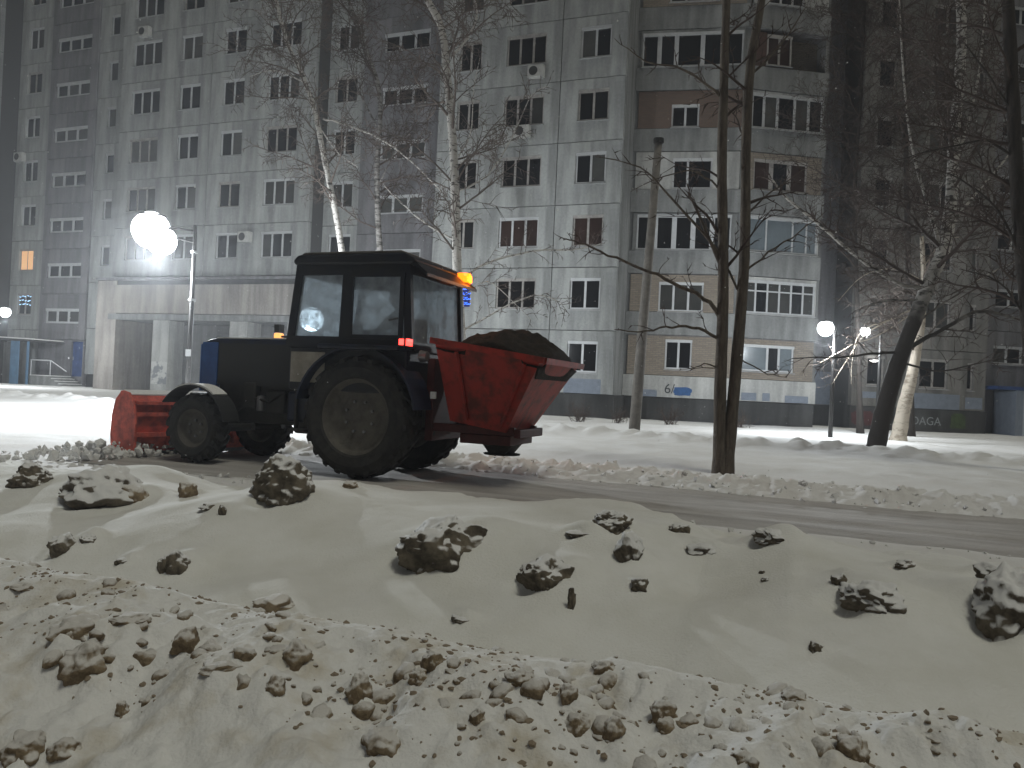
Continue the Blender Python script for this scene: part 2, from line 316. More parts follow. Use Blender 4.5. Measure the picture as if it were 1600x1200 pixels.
# ------------------------------------------------------------------ apartment buildings
def wall_mat(name, col, col2, stain=0.62):
    m = mat(name, col, 0.85, col2=col2, scale=0.45, bump=0.25, bscale=40, spec=0.2, thr=(0.3, 0.7))
    n = m.node_tree.nodes; l = m.node_tree.links; p = n['Principled BSDF']; src = p.inputs['Base Color'].links[0].from_socket
    tc = n.new('ShaderNodeTexCoord'); mp = n.new('ShaderNodeMapping'); mp.inputs['Scale'].default_value = (1.6, 1.6, 0.16); l.new(tc.outputs['Object'], mp.inputs[0])
    nz = n.new('ShaderNodeTexNoise'); nz.inputs['Scale'].default_value = 1.5; nz.inputs['Detail'].default_value = 7; l.new(mp.outputs[0], nz.inputs['Vector'])
    mr = n.new('ShaderNodeMapRange'); mr.inputs['From Min'].default_value = 0.35; mr.inputs['From Max'].default_value = 0.6; mr.inputs['To Min'].default_value = stain; mr.inputs['To Max'].default_value = 1.0
    l.new(nz.outputs['Fac'], mr.inputs['Value'])
    sp = n.new('ShaderNodeTexNoise'); sp.inputs['Scale'].default_value = 9; sp.inputs['Detail'].default_value = 3; l.new(tc.outputs['Object'], sp.inputs['Vector'])
    m2 = n.new('ShaderNodeMapRange'); m2.inputs['From Min'].default_value = 0.3; m2.inputs['From Max'].default_value = 0.7; m2.inputs['To Min'].default_value = 0.88; m2.inputs['To Max'].default_value = 1.06; l.new(sp.outputs['Fac'], m2.inputs['Value'])
    mm = n.new('ShaderNodeMath'); mm.operation = 'MULTIPLY'; l.new(mr.outputs[0], mm.inputs[0]); l.new(m2.outputs[0], mm.inputs[1])
    vm = n.new('ShaderNodeVectorMath'); vm.operation = 'SCALE'; l.new(src, vm.inputs[0]); l.new(mm.outputs[0], vm.inputs['Scale']); l.new(vm.outputs[0], p.inputs['Base Color'])
    return m
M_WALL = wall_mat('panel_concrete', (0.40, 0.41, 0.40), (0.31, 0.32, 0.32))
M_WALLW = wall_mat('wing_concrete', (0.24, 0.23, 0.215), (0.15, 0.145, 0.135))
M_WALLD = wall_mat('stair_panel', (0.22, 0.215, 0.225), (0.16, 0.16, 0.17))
M_WALLL = wall_mat('loggia_panel', (0.29, 0.295, 0.29), (0.20, 0.205, 0.205))
M_BEIGE = wall_mat('beige_tile', (0.40, 0.37, 0.34), (0.30, 0.275, 0.255))
M_PLINTH = wall_mat('plinth', (0.085, 0.085, 0.085), (0.045, 0.045, 0.045))
M_BASE = wall_mat('base_panel', (0.50, 0.50, 0.48), (0.40, 0.40, 0.39))
M_SEAM = mat('seam', (0.05, 0.05, 0.05), 0.9)
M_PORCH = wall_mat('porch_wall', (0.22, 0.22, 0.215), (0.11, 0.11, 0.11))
M_FRAME = mat('white_frame', (0.52, 0.53, 0.54), 0.45, var=0.15, scale=3)
M_FRAMEO = mat('old_frame', (0.38, 0.36, 0.34), 0.6, var=0.4, scale=4)
M_FRAMEB = mat('brown_frame', (0.12, 0.05, 0.03), 0.6, var=0.4, scale=4)
M_SILL = mat('sill_metal', (0.42, 0.43, 0.44), 0.4, var=0.3, scale=3)
GL = [mat('glass_%s' % n, c, r, var=0.35, scale=1.2, spec=0.5) for n, c, r in (('dark', (0.010, 0.011, 0.013), 0.06), ('deep', (0.005, 0.005, 0.006), 0.05), ('curtain', (0.05, 0.05, 0.047), 0.12), ('net', (0.085, 0.085, 0.08), 0.15), ('warm', (0.04, 0.022, 0.018), 0.1))]
M_GBLUE = mat('glass_pale', (0.16, 0.19, 0.21), 0.2, var=0.25, scale=1.2)
M_LITO = mat('lit_curtain', (0.5, 0.3, 0.15), 0.8, emit=(1.0, 0.56, 0.27), estr=0.62)
M_FAIRYW = mat('fairy_white', (0.5, 0.7, 1), 0.5, emit=(0.45, 0.72, 1.0), estr=2.2)
M_FAIRYB = mat('fairy_blue', (0.1, 0.2, 1), 0.5, emit=(0.04, 0.16, 1.0), estr=3.0)
M_BLUEGLOW = mat('blue_lit_pane', (0.01, 0.012, 0.05), 0.2, emit=(0.02, 0.05, 0.35), estr=0.20)
def brick_mat(name, c1, c2, mortar):
    m = bpy.data.materials.new(name); m.use_nodes = True; n = m.node_tree.nodes; l = m.node_tree.links; p = n['Principled BSDF']; p.inputs['Roughness'].default_value = 0.85
    tc = n.new('ShaderNodeTexCoord'); sx = n.new('ShaderNodeSeparateXYZ'); cx = n.new('ShaderNodeCombineXYZ'); l.new(tc.outputs['Object'], sx.inputs[0]); l.new(sx.outputs['X'], cx.inputs['X']); l.new(sx.outputs['Z'], cx.inputs['Y'])
    b = n.new('ShaderNodeTexBrick'); b.inputs['Scale'].default_value = 1.0; b.inputs['Brick Width'].default_value = 0.26; b.inputs['Row Height'].default_value = 0.085; b.inputs['Mortar Size'].default_value = 0.012
    b.inputs['Color1'].default_value = (*c1, 1); b.inputs['Color2'].default_value = (*c2, 1); b.inputs['Mortar'].default_value = (*mortar, 1); l.new(cx.outputs[0], b.inputs['Vector'])
    l.new(b.outputs['Color'], p.inputs['Base Color']); bn = n.new('ShaderNodeBump'); bn.inputs['Strength'].default_value = 0.5; bn.inputs['Distance'].default_value = 0.01; bn.invert = True
    l.new(b.outputs['Fac'], bn.inputs['Height']); l.new(bn.outputs[0], p.inputs['Normal']); MATS[name] = m; return m
M_BRICK = brick_mat('brick', (0.27, 0.225, 0.175), (0.20, 0.165, 0.13), (0.16, 0.145, 0.13))
M_BRICKR = brick_mat('brick_red', (0.15, 0.095, 0.07), (0.12, 0.08, 0.06), (0.10, 0.085, 0.075))

class Sec:
    """a straight piece of wall: s runs to the right along it, y goes into the building"""
    def __init__(s, parent, P0, p, ang):
        s.parent = parent; s.o = Vector((p[0], p[1], 0)); s.ang = ang        # world origin and world angle
        s.Mw = Matrix.Translation(s.o) @ Matrix.Rotation(ang, 4, 'Z')
        s.Ml = parent.matrix_basis.inverted() @ s.Mw; s.rot = (0, 0, s.Ml.to_euler().z)
    def loc(s, u, y, z): return s.Ml @ Vector((u, y, z))
    def px(s, px, py):
        r = ray(px, py); d = Vector((math.cos(s.ang), math.sin(s.ang), 0)); nrm = Vector((-d.y, d.x, 0))
        t = s.o.dot(nrm) / r.dot(nrm); q = r * t; return (q - s.o).dot(d), CAM_Z + q.z
CACHE = {}
def panel(sec, s0, s1, z0, z1, m, holes=(), y=0.0, depth=0.28, name='wall_panel', gap=0.018, label=None):
    w = s1 - s0 - 2 * gap; h = z1 - z0 - 2 * gap
    H = [(a - s0 - gap, b - s0 - gap, c - z0 - gap, d - z0 - gap) for (a, b, c, d) in holes]
    key = ('p', round(w, 3), round(h, 3), tuple(tuple(round(q, 3) for q in x) for x in H), depth, m.name)
    if key not in CACHE:
        mb = MB(); xs = sorted({0, w, *[q for x in H for q in x[:2]]}); zs = sorted({0, h, *[q for x in H for q in x[2:]]})
        inside = lambda x, z: any(a < x < b and c < z < d for (a, b, c, d) in H)
        for i in range(len(xs) - 1):
            for j in range(len(zs) - 1):
                if not inside((xs[i] + xs[i + 1]) / 2, (zs[j] + zs[j + 1]) / 2):
                    mb.quad((xs[i], 0, zs[j]), (xs[i + 1], 0, zs[j]), (xs[i + 1], 0, zs[j + 1]), (xs[i], 0, zs[j + 1]))
        for (a, b, c, d) in H:
            mb.quad((a, 0, c), (a, 0, d), (a, depth, d), (a, depth, c)); mb.quad((b, 0, d), (b, 0, c), (b, depth, c), (b, depth, d))
            mb.quad((a, 0, d), (b, 0, d), (b, depth, d), (a, depth, d)); mb.quad((b, 0, c), (a, 0, c), (a, depth, c), (b, depth, c))
        mb.quad((0, 0, h), (w, 0, h), (w, depth, h), (0, depth, h)); mb.quad((w, 0, 0), (0, 0, 0), (0, depth, 0), (w, depth, 0))
        mb.quad((0, 0, 0), (0, 0, h), (0, depth, h), (0, depth, 0)); mb.quad((w, 0, h), (w, 0, 0), (w, depth, 0), (w, depth, h))
        me = mb.mesh('panel', fix=False); CACHE[key] = me
    o = obj(name, CACHE[key], m, sec.parent, sec.loc(s0 + gap, y, z0 + gap), sec.rot)
    if label: o['label'] = label
    return o
def window(sec, s0, s1, z0, z1, n, fm=None, pm=None, y=0.10, transom=0.0, fr=0.075, mu=0.10, splits=None, sill=True, label=None):
    w = s1 - s0; h = z1 - z0; fm = fm or M_FRAME
    if splits is None: splits = [i / n for i in range(1, n)]
    key = ('w', round(w, 2), round(h, 2), tuple(round(q, 3) for q in splits), transom, fm.name, fr, mu)
    edges = [fr] + [q for t in splits for q in (t * w - mu / 2, t * w + mu / 2)] + [w - fr]
    if key not in CACHE:
        mb = MB(); mb.box(0, w, 0, .07, 0, fr); mb.box(0, w, -.07, .07, h - fr - .05, h)
        mb.box(0, fr, 0.001, .069, fr, h - fr - .05); mb.box(w - fr, w, .001, .069, fr, h - fr - .05)
        for t in splits: mb.box(t * w - mu / 2, t * w + mu / 2, .001, .069, fr, h - fr - .05)
        if transom:
            for i in range(0, len(edges), 2): mb.box(edges[i], edges[i + 1], .002, .068, h * transom - .03, h * transom + .03)
        CACHE[key] = mb.mesh('window', fix=False)
    o = obj('window', CACHE[key], fm, sec.parent, sec.loc(s0, y, z0), sec.rot)
    if label: o['label'] = label
    base = RNG.choice([0, 0, 0, 1, 1, 2, 3]) if pm is None else None
    for i in range(0, len(edges), 2):
        a, b = edges[i], edges[i + 1]
        gm = pm[i // 2 % len(pm)] if pm else GL[base if RNG.random() < .75 else RNG.choice([0, 1, 2, 3])]
        k2 = ('g', round(b - a, 3), round(h, 2), gm.name)
        if k2 not in CACHE:
            CACHE[k2] = MB().box(0, b - a, 0, .02, 0, h - 2 * fr).mesh('pane', fix=False)
        obj('pane', CACHE[k2], gm, o, (a, .035, fr), (RNG.uniform(-.004, .004), 0, RNG.uniform(-.006, .006)))
    if sill:
        k3 = ('s', round(w, 2))
        if k3 not in CACHE: CACHE[k3] = MB().prism([(-y - .07, -.05), (.0, -.02), (.0, 0), (-y - .07, -.03)], 'x', -.04, w + .04).mesh('sill')
        obj('sill', CACHE[k3], M_SILL, o, (0, 0, -.012))
    return o
def slab(sec, s0, s1, y0, y1, z0, z1, m, name, label=None, bevel=0.0):
    o = obj(name, MB().box(0, s1 - s0, 0, y1 - y0, 0, z1 - z0).mesh(name), m, sec.parent, sec.loc(s0, y0, z0), sec.rot, bevel=bevel)
    if label: o['label'] = label
    return o

bld = thing('apartment_building', 'nine-storey grey panel apartment building with recessed stairwell bays behind the tractor', 'building', ab2w(-16, 33.1), -TH)
def S(a, b): p = ab2w(a, b); return Sec(bld, None, (p.x, p.y), -TH)
TOP = 26.6
def cores(sec, s0, s1, z0, depth=8.0, y=0.24, ztop=TOP):
    slab(sec, s0, s1, y, y + depth, z0, ztop, M_SEAM, 'wall_core')
F1 = [M_FRAME, M_FRAME, M_FRAME, M_FRAMEO]
def stack(sec, s0, s1, sill0, pitch, ks, wins, m, off=0.95, wh=1.40, kw={}):
    for k in ks:
        sl = sill0 + pitch * k; z0 = sl - off; holes = []
        for (a, b, n) in wins: holes.append((a, b, sl, sl + wh))
        panel(sec, s0, s1, z0, z0 + pitch, m, holes)
        for j, (a, b, n) in enumerate(wins):
            o = kw.get((k, j), {})
            window(sec, a + .004, b - .004, sl + .004, sl + wh - .004, n, **{'fm': RNG.choice(F1), **o})
# far-left projecting section
s = S(-60, 33.3); cores(s, 0, 12.38, 0.0)
for k in range(9): panel(s, 0, 12.4, 1.0 + 2.82 * k, 1.0 + 2.82 * (k + 1), M_WALL)
# recessed bay: flats, stairwell, narrow windows
s = S(-47.6, 34.7); cores(s, 0.02, 10, 0.0)
stack(s, 0.0, 2.9, 1.58, 2.82, range(0, 9), [(.72, 1.98, 2)], M_WALL, wh=1.36,
      kw={(2, 0): dict(pm=[M_LITO], fr=.06, mu=.03, fm=M_FRAMEO, label='window glowing warm orange through its curtain'), (1, 0): dict(pm=[GL[0]], fm=M_FRAMEO, label='dark window with a blue-white fairy-light garland')})
for k in range(9):
    sl = 1.08 + 2.81 * (k); h = .92
    if k == 0: continue
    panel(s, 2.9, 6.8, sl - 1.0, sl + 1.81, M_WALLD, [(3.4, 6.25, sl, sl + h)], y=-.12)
    window(s, 3.404, 6.246, sl + .004, sl + h - .004, 3, fm=M_FRAME, y=-.02, mu=.16, fr=.12)
panel(s, 2.9, 6.8, 0.0, 2.89, M_WALLD, [(5.75, 6.72, .66, 2.8)], y=-.12)
for k in range(9):
    sl = 1.83 + 2.80 * k
    panel(s, 6.8, 9.4, sl - 1.0, sl + 1.8, M_WALL, [(7.65, 8.35, sl, sl + 1.25)] if k > 1 else [])
    if k > 1: window(s, 7.654, 8.346, sl + .004, sl + 1.246, 1)
# garland in the window
def garland(sec, s0, z0, w, h, m, rows, name='fairy_lights'):
    mb = MB()
    for r in range(rows):
        for i in range(5):
            x = w * (i + .5 + RNG.uniform(-.25, .25)) / 5; z = h * (1 - (r + .5) / rows) + RNG.uniform(-.05, .05)
            mb.tube([(x - .07, 0, z), (x, 0, z - .035), (x + .07, 0, z + .01)], .014, 5)
    return tag(obj(name, mb.mesh('lights'), m, sec.parent, sec.loc(s0, .07, z0), sec.rot), kind='stuff')
garland(s, .85, 1.58 + 2.82 + .55, 1.05, .75, M_FAIRYW, 3)
# projecting section with the porch below
s = S(-37.6, 33.5); W2 = [(.85, 2.95, 3), (4.4, 5.85, 2)]; W3 = [(7.4, 8.85, 2), (10.4, 12.4, 3)]
cores(s, 0.02, 13.38, 6.5)
stack(s, 0, 6.6, 1.9, 2.8, range(2, 9), W2, M_WALL); stack(s, 6.6, 13.4, 1.9, 2.8, range(2, 9), W3, M_WALL)
M_BLUE = mat('blue_paint', (0.035, 0.075, 0.21), 0.5, var=0.4, scale=3)
M_BLUEL = mat('light_blue_paint', (0.10, 0.20, 0.32), 0.55, var=0.35, scale=2)
slab(s, -.5, 13.6, -.65, 2.0, 6.28, 6.42, M_WALLD, 'ledge')
slab(s, .55, 13.5, -.5, .1, 4.42, 6.02, M_BEIGE, 'fascia'); slab(s, .5, 13.55, -.42, .1, 6.024, 6.276, M_PLINTH, 'joint_band')
slab(s, .45, 13.55, -.55, 2.6, 4.05, 4.38, M_WALLL, 'beam')
slab(s, .4, 13.6, 2.6, 3.0, 0, 6.27, M_PORCH, 'porch_wall')
slab(s, -.55, .95, -.45, 2.55, 0, 6.27, M_BEIGE, 'pier'); slab(s, 3.7, 4.85, -.42, .7, 0, 4.045, M_BASE, 'pier'); slab(s, 9.0, 10.15, -.42, .7, 0, 4.045, M_BASE, 'pier'); slab(s, 12.7, 13.4, -.42, 2.5, 0, 4.045, M_BASE, 'pier')
slab(s, 3.72, 4.83, -.424, -.421, 0.5, 1.75, mat('grey_daub', (.2, .21, .22), .8, col2=(.48, .48, .46), scale=1.4, thr=(.48, .52)), 'paint_patch')
# recessed flats bay and stair tower
s = S(-24.2, 34.7); cores(s, 0.02, 8, 0.0)
stack(s, 0, 2.2, 1.9, 2.8, range(0, 8), [(.42, 1.78, 2)], M_WALL)
for k in range(-0, 8):
    sl = 1.43 + 2.8 * k
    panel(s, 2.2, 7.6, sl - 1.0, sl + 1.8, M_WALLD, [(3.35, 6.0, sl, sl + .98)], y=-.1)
    window(s, 3.354, 5.996, sl + .004, sl + .976, 3, fm=M_FRAME, y=0, mu=.13, fr=.1)
# middle projecting section
s = S(-16.8, 33.1); cores(s, 0.02, 9.05, 1.0); RED = [GL[4]]
stack(s, 0, 6.1, 2.03, 2.82, range(0, 8), [(1.0, 2.15, 2), (3.4, 5.35, 3)], M_WALL,
      kw={(1, 0): dict(pm=[GL[0], M_BLUEGLOW], label='window lit by a blue garland beside the birch trunk'), (2, 1): dict(pm=RED), (3, 0): dict(fm=M_FRAMEO), (0, 1): {}})
stack(s, 6.1, 9.11, 2.03, 2.82, range(0, 8), [(6.97, 8.38, 2)], M_WALL, kw={(2, 0): dict(pm=RED, fm=M_FRAMEO)})
garland(s, 1.65, 2.03 + 2.82 + .15, .45, 1.15, M_FAIRYB, 5)
slab(s, -.1, 9.2, .06, 8, 0, 1.07, M_PLINTH, 'plinth')
slab(s, 6.9, 8.6, -.006, -.002 + .02, 1.1, 1.75, mat('grey_blue_patch', (.20, .23, .28), .8, var=.2), 'paint_patch')
slab(s, 9.09, 9.1101, .3, 2.3, 1.08, TOP, M_WALLL, 'side_wall')
# loggia bays turning round the corner
pN = Vector((5.09, 35.57)); angN = math.radians(-10.5); LN = 5.0
pO = pN + Vector((math.cos(angN), math.sin(angN))) * LN; angO = math.radians(8.0); LO = 3.95
sN = Sec(bld, None, pN, angN); sO = Sec(bld, None, pO, angO)
for sec, L in ((sN, LN), (sO, LO)):
    slab(sec, 0.02, L - .02, .9, 6, 0, TOP, M_BRICK, 'wall_core')
    panel(sec, 0, L, 1.08, 2.1, M_BASE, y=-.02, depth=.6, name='base_panel'); slab(sec, .02, L - .02, .1, .9, 0, 1.07, M_PLINTH, 'plinth')
    for k in range(1, 8):
        z = 1.2 + 2.82 * k
        panel(sec, 0.0, L, z - .08, z + 1.0, M_WALLL, y=-.02 if k % 2 else .02, depth=.16, name='parapet_panel')
        slab(sec, 0.02, L - .02, .141, .9, z - .1, z + .06, M_WALLD, 'balcony_floor')
    slab(sec, 0, .16, .12, .9, 2.1, TOP, M_WALLL, 'pier'); slab(sec, L - .16, L, .12, .9, 2.1, TOP, M_WALLL, 'pier')
def wpx(sec, x0, y0, x1, y1):
    a, z1 = sec.px(x0, y0); b, z0 = sec.px(x1, y1); return a, b, z0, z1
def loggia(sec, L, k, rect, n, brick=None, fm=M_FRAME, pm=None, full=False, **kw):
    z0 = 1.2 + 2.82 * k + 1.0 if k else 2.1; z1 = 1.2 + 2.82 * (k + 1) - .1
    a, b, c, d = rect; c = max(c, z0 + .03); d = min(d, z1 - .03)
    if brick is not None: panel(sec, .17, L - .17, z0, z1, brick, [(a, b, c, d)], y=.03 if not full else .02, depth=.25, gap=.004, name='infill_wall')
    window(sec, a + .004, b - .004, c + .004, d - .004, n, fm=fm, pm=pm, y=.09, **kw)
loggia(sN, LN, 0, wpx(sN, 1040, 530, 1080, 578), 2, M_BRICK, pm=[GL[0], GL[1]])
loggia(sN, LN, 1, wpx(sN, 1030, 440, 1098, 490), 3, M_BRICK, pm=[GL[2], GL[2]])
loggia(sN, LN, 2, (.35, 4.6, 7.85, 9.5), 5, M_WALLL, pm=[GL[1]], mu=.22)
loggia(sN, LN, 3, wpx(sN, 1052, 247, 1112, 296), 2, M_BASE, splits=[.38], pm=[GL[1]])
loggia(sN, LN, 4, wpx(sN, 1050, 163, 1092, 198), 2, M_BRICKR, pm=[GL[1]])
loggia(sN, LN, 5, (.25, 4.78, 16.3, 17.9), 5, M_WALLL, pm=[GL[1], GL[0]], mu=.2, splits=[.17, .34, .6, .8])
loggia(sN, LN, 6, (1.4, 3.6, 19.3, 20.7), 3, M_BRICK)
loggia(sO, LO, 0, wpx(sO, 1160, 537, 1240, 583), 3, M_BRICK, splits=[.5, .72], pm=[M_GBLUE, GL[0], M_GBLUE])
loggia(sO, LO, 1, (.3, 3.75, 5.1, 6.6), 6, M_BASE, transom=.68, mu=.08, pm=[GL[2], GL[0], GL[2]])
loggia(sO, LO, 2, (.2, 3.75, 7.9, 9.5), 4, M_BASE, pm=[M_GBLUE], splits=[.3, .66, .85], mu=.07)
loggia(sO, LO, 3, (.5, 3.1, 10.7, 12.1), 3, M_BRICK, pm=[GL[4], GL[0]], fm=M_FRAMEO, mu=.2)
loggia(sO, LO, 4, (.3, 3.75, 13.5, 15.1), 5, M_BASE, pm=[GL[0], GL[3]], splits=[.17, .36, .6, .8], mu=.12)
loggia(sO, LO, 5, (.9, 2.1, 16.4, 17.8), 2, None, pm=[GL[4]], fm=M_FRAMEO)
slab(sO, .2, .9, .1, .16, 16.3, 17.9, mat('brown_board', (.07, .03, .02), .8, var=.4), 'infill_board')
slab(sO, .17, LO - .17, .16, .2, 16.24, 16.34, M_FRAMEB, 'hand_rail')
loggia(sO, LO, 6, (.9, 2.6, 19.2, 20.6), 3, M_BASE, pm=[GL[1]])
# house number and painted-over patches on the base
def text(body, size, m, parent, loc, rot, name='house_number'):
    c = bpy.data.curves.new(name, 'FONT'); c.body = body; c.size = size; c.extrude = .002; c.materials.append(m)
    t_ = bpy.data.objects.new(name, c); COL.objects.link(t_); dg = bpy.context.evaluated_depsgraph_get(); me = bpy.data.meshes.new_from_object(t_.evaluated_get(dg)); bpy.data.objects.remove(t_)
    return obj(name, me, m, parent, loc, rot)
a, b, c, d = wpx(sN, 1038, 599, 1080, 616)
text('6/', .62, mat('number_paint', (.03, .035, .04), .8), bld, sN.loc(a, -.024, c), (math.radians(90), 0, sN.rot[2]))
def blob(sec, s0, s1, z0, z1, m, y=-.026, seed=0, name='paint_patch'):
    r = random.Random(seed); n = 26; poly = []
    for i in range(n):
        t = 2 * math.pi * i / n; cx = abs(math.cos(t)) ** .5 * math.copysign(1, math.cos(t)); cz = abs(math.sin(t)) ** .5 * math.copysign(1, math.sin(t))
        k = r.uniform(.82, 1.05); poly.append(((s0 + s1) / 2 + cx * k * (s1 - s0) / 2, (z0 + z1) / 2 + cz * k * (z1 - z0) / 2))
    return obj(name, MB().prism(poly, 'y', y, y + .005).mesh('patch'), m, sec.parent, sec.loc(0, 0, 0), sec.rot)
a, b, c, d = wpx(sN, 1052, 604, 1081, 619); blob(sN, a, b, c, d, mat('blue_blot', (.03, .10, .26), .7, var=.3, scale=5))
M_GP = MATS['grey_blue_patch']
for i, (x0, y0, x1, y1) in enumerate([(1004, 608, 1026, 622), (1158, 613, 1181, 626), (1191, 614, 1202, 627), (1226, 618, 1262, 632)]):
    sec = sN if x0 < 1140 else sO; a, b, c, d = wpx(sec, x0, y0, x1, y1); slab(sec, a, min(b, LN if sec is sN else LO), -.027, -.021, max(c, 1.1), d, M_GP, 'paint_patch')

# right wing, set at the same angle as the corner bay
dO = Vector((math.cos(angO), math.sin(angO))); pR = Vector((15.9, 36.0))
wing = thing('apartment_building', 'dark wing of the panel building half hidden by bare trees on the right', 'building', (pR.x, pR.y, 0), angO)
sR = Sec(wing, None, pR, angO); cores(sR, 0.02, 6.9, 0.0); 
sG = Sec(wing, None, pO + dO * LO + Vector((-.3, 2.2)), angO)
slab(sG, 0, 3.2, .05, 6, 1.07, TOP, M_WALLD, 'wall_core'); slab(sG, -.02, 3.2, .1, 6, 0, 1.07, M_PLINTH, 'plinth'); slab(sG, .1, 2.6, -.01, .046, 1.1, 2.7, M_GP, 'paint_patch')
for k in range(8):
    sl = 2.1 + 2.82 * k
    hs_ = [(.75, 1.65, sl, sl + 1.4), (3.45, 4.95, sl, sl + 1.4), (5.95, 6.3, sl, sl + 1.3)]
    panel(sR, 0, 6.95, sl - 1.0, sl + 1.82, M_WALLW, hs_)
    for (a, b, c, d), n in zip(hs_, (1, 2, 1)): window(sR, a + .004, b - .004, c + .004, d - .004, n, fm=M_FRAMEO)
slab(sR, -.05, 7.0, -.03, .2, 0, 1.085, M_PLINTH, 'plinth')
slab(sR, 3.0, 5.6, -.006, .012, 1.12, 1.85, M_GP, 'paint_patch'); slab(sR, .3, 1.9, -.006, .012, 1.5, 1.8, M_GP, 'paint_patch'); slab(sR, 5.9, 6.8, -.006, .012, 1.2, 1.75, M_GP, 'paint_patch')
sT = Sec(wing, None, pR + dO * 6.9 + Vector((0, .9)), angO); cores(sT, 0, 9, 0.0)
for k in range(8):
    sl = 3.5 + 2.82 * k
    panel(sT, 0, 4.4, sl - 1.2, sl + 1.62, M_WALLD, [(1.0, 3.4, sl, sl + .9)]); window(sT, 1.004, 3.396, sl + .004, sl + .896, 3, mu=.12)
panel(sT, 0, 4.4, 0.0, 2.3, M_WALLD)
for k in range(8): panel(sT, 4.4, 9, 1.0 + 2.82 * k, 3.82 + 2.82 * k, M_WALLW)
slab(sT, .1, 4.2, -1.5, 0, 2.2, 2.36, M_BLUE, 'canopy'); slab(sT, 1.1, 1.5, -1.45, -.02, 0, 2.19, MATS['grey_blue_patch'], 'canopy_wall'); slab(sT, 1.5, 4.0, -1.45, -1.38, 0, 2.19, mat('pale_panel', (.42, .45, .5), .6, var=.2), 'canopy_wall')
text('DAGA', .55, mat('graffiti_white', (.25, .27, .27), .8), wing, sR.loc(3.1, -.033, .35), (math.radians(90), 0, 0), 'graffiti')
blob(sR, 5.1, 6.0, .2, .95, mat('graffiti_green', (.06, .09, .03), .8, var=.5, scale=4), y=-.036, seed=4, name='graffiti_blot')
blob(sR, -.0, 1.3, .2, .9, mat('graffiti_red', (.09, .03, .03), .8, var=.5, scale=4), y=-.036, seed=6, name='graffiti_blot')

# entrance of the recessed bay on the left: porch steps, door, canopy
s = S(-47.6, 34.7)
ent = obj('door', MB().box(0, .95, 0, .05, 0, 2.12).mesh('door'), M_BLUE, bld, s.loc(5.76, .02, .665), s.rot)
obj('handle', MB().tube([(.1, -.05, 1.0), (.1, -.05, 1.2)], .015, 6).mesh('h'), M_SILL, ent)
st = thing('entrance_steps', 'concrete entrance steps with a pale handrail below the blue door', 'steps', s.Mw @ Vector((5.6, -1.0, 0)), -TH)
obj('landing', MB().box(-1.3, .5, -.7, .75, 0, .62).mesh('l'), M_WALLL, st)
for i in range(4): obj('step', MB().box(.5 + .3 * i, .8 + .3 * i, -.7, .75, 0, .62 - .145 * (i + 1)).mesh('s'), M_WALLL, st)
for i in range(5): obj('snow_cover', MB().box(*((-1.3, .47) if i == 0 else (.53 + .3 * (i - 1), .78 + .3 * (i - 1))), -.68, .73, .621 - .145 * i, .66 - .145 * i).mesh('s'), M_SNOW, st, bevel=.015)
rl = obj('handrail', MB().tube([(-1.2, -.68, 1.55), (.45, -.68, 1.55), (1.75, -.68, .95)], .035, 8).mesh('r'), M_FRAME, st)
obj('post', MB().tube([(-1.15, -.68, .6), (-1.15, -.68, 1.55)], .025, 6).tube([(.45, -.68, .6), (.45, -.68, 1.55)], .025, 6).mesh('p'), M_FRAME, st)
cp = thing('entrance_canopy', 'flat snow-dusted canopy on blue panels beside the entrance steps', 'canopy', s.Mw @ Vector((2.6, -1.2, 0)), -TH)
obj('roof', MB().prism([(-1.6, 2.68), (2.6, 2.62), (2.6, 2.74), (-1.6, 2.84)], 'y', -.9, 1.1).mesh('r'), M_PLINTH, cp); obj('snow_cover', MB().prism([(-1.55, 2.842), (2.55, 2.745), (2.5, 2.80), (-1.5, 2.91)], 'y', -.88, 1.05).mesh('r'), M_SNOW, cp)
obj('side_panel', MB().box(.55, 1.25, -.85, -.8, 0, 2.64).mesh('p'), M_BLUEL, cp); obj('post', MB().box(-1.5, -1.38, -.85, -.73, 0, 2.68).mesh('p'), M_BLUE, cp); obj('post', MB().box(1.9, 2.0, -.85, -.75, 0, 2.63).mesh('p'), M_BLUEL, cp); obj('back_panel', MB().box(-1.5, .54, .2, .26, 0, 2.62).mesh('p'), M_PORCH, cp)

# air conditioners hung on the facade
M_AC = mat('ac_white', (.5, .5, .48), .5, var=.25, scale=5); M_DARK = mat('dark_plastic', (.03, .03, .03), .6)
def ac(sec, sx, z, label):
    t = thing('air_conditioner', label, 'air conditioner', sec.Mw @ Vector((sx, 0, z)), sec.ang, 'air conditioners on the facade')
    obj('casing', MB().box(-.38, .38, -.42, -.12, 0, .55).mesh('c'), M_AC, t, bevel=.02)
    obj('fan_grille', MB().lathe([(.0, -.43), (.2, -.432), (.21, -.425), (.21, -.42)], (-.1, 0, .28), 'y', 20).mesh('f'), M_DARK, t)
    obj('bracket', MB().box(-.3, -.26, -.42, 0, -.04, -.003).box(.26, .3, -.42, 0, -.04, -.003).mesh('b'), M_SILL, t)
sK = S(-16.8, 33.1)
ac(sK, 4.45, 12.65, 'white air conditioner with a dark fan under the wide window left of the pole'); ac(sK, 5.0, 15.35, 'air conditioner one storey higher, under the wide fifth-floor window')
sD = S(-37.6, 33.5); ac(sD, 1.9, 20.2, 'air conditioner under a wide window at the top of the photograph'); ac(sD, 9.6, 8.3, 'air conditioner between two windows just above the porch ledge')
ac(S(-47.6, 34.7), .7, 14.1, 'air conditioner on the leftmost column of windows')

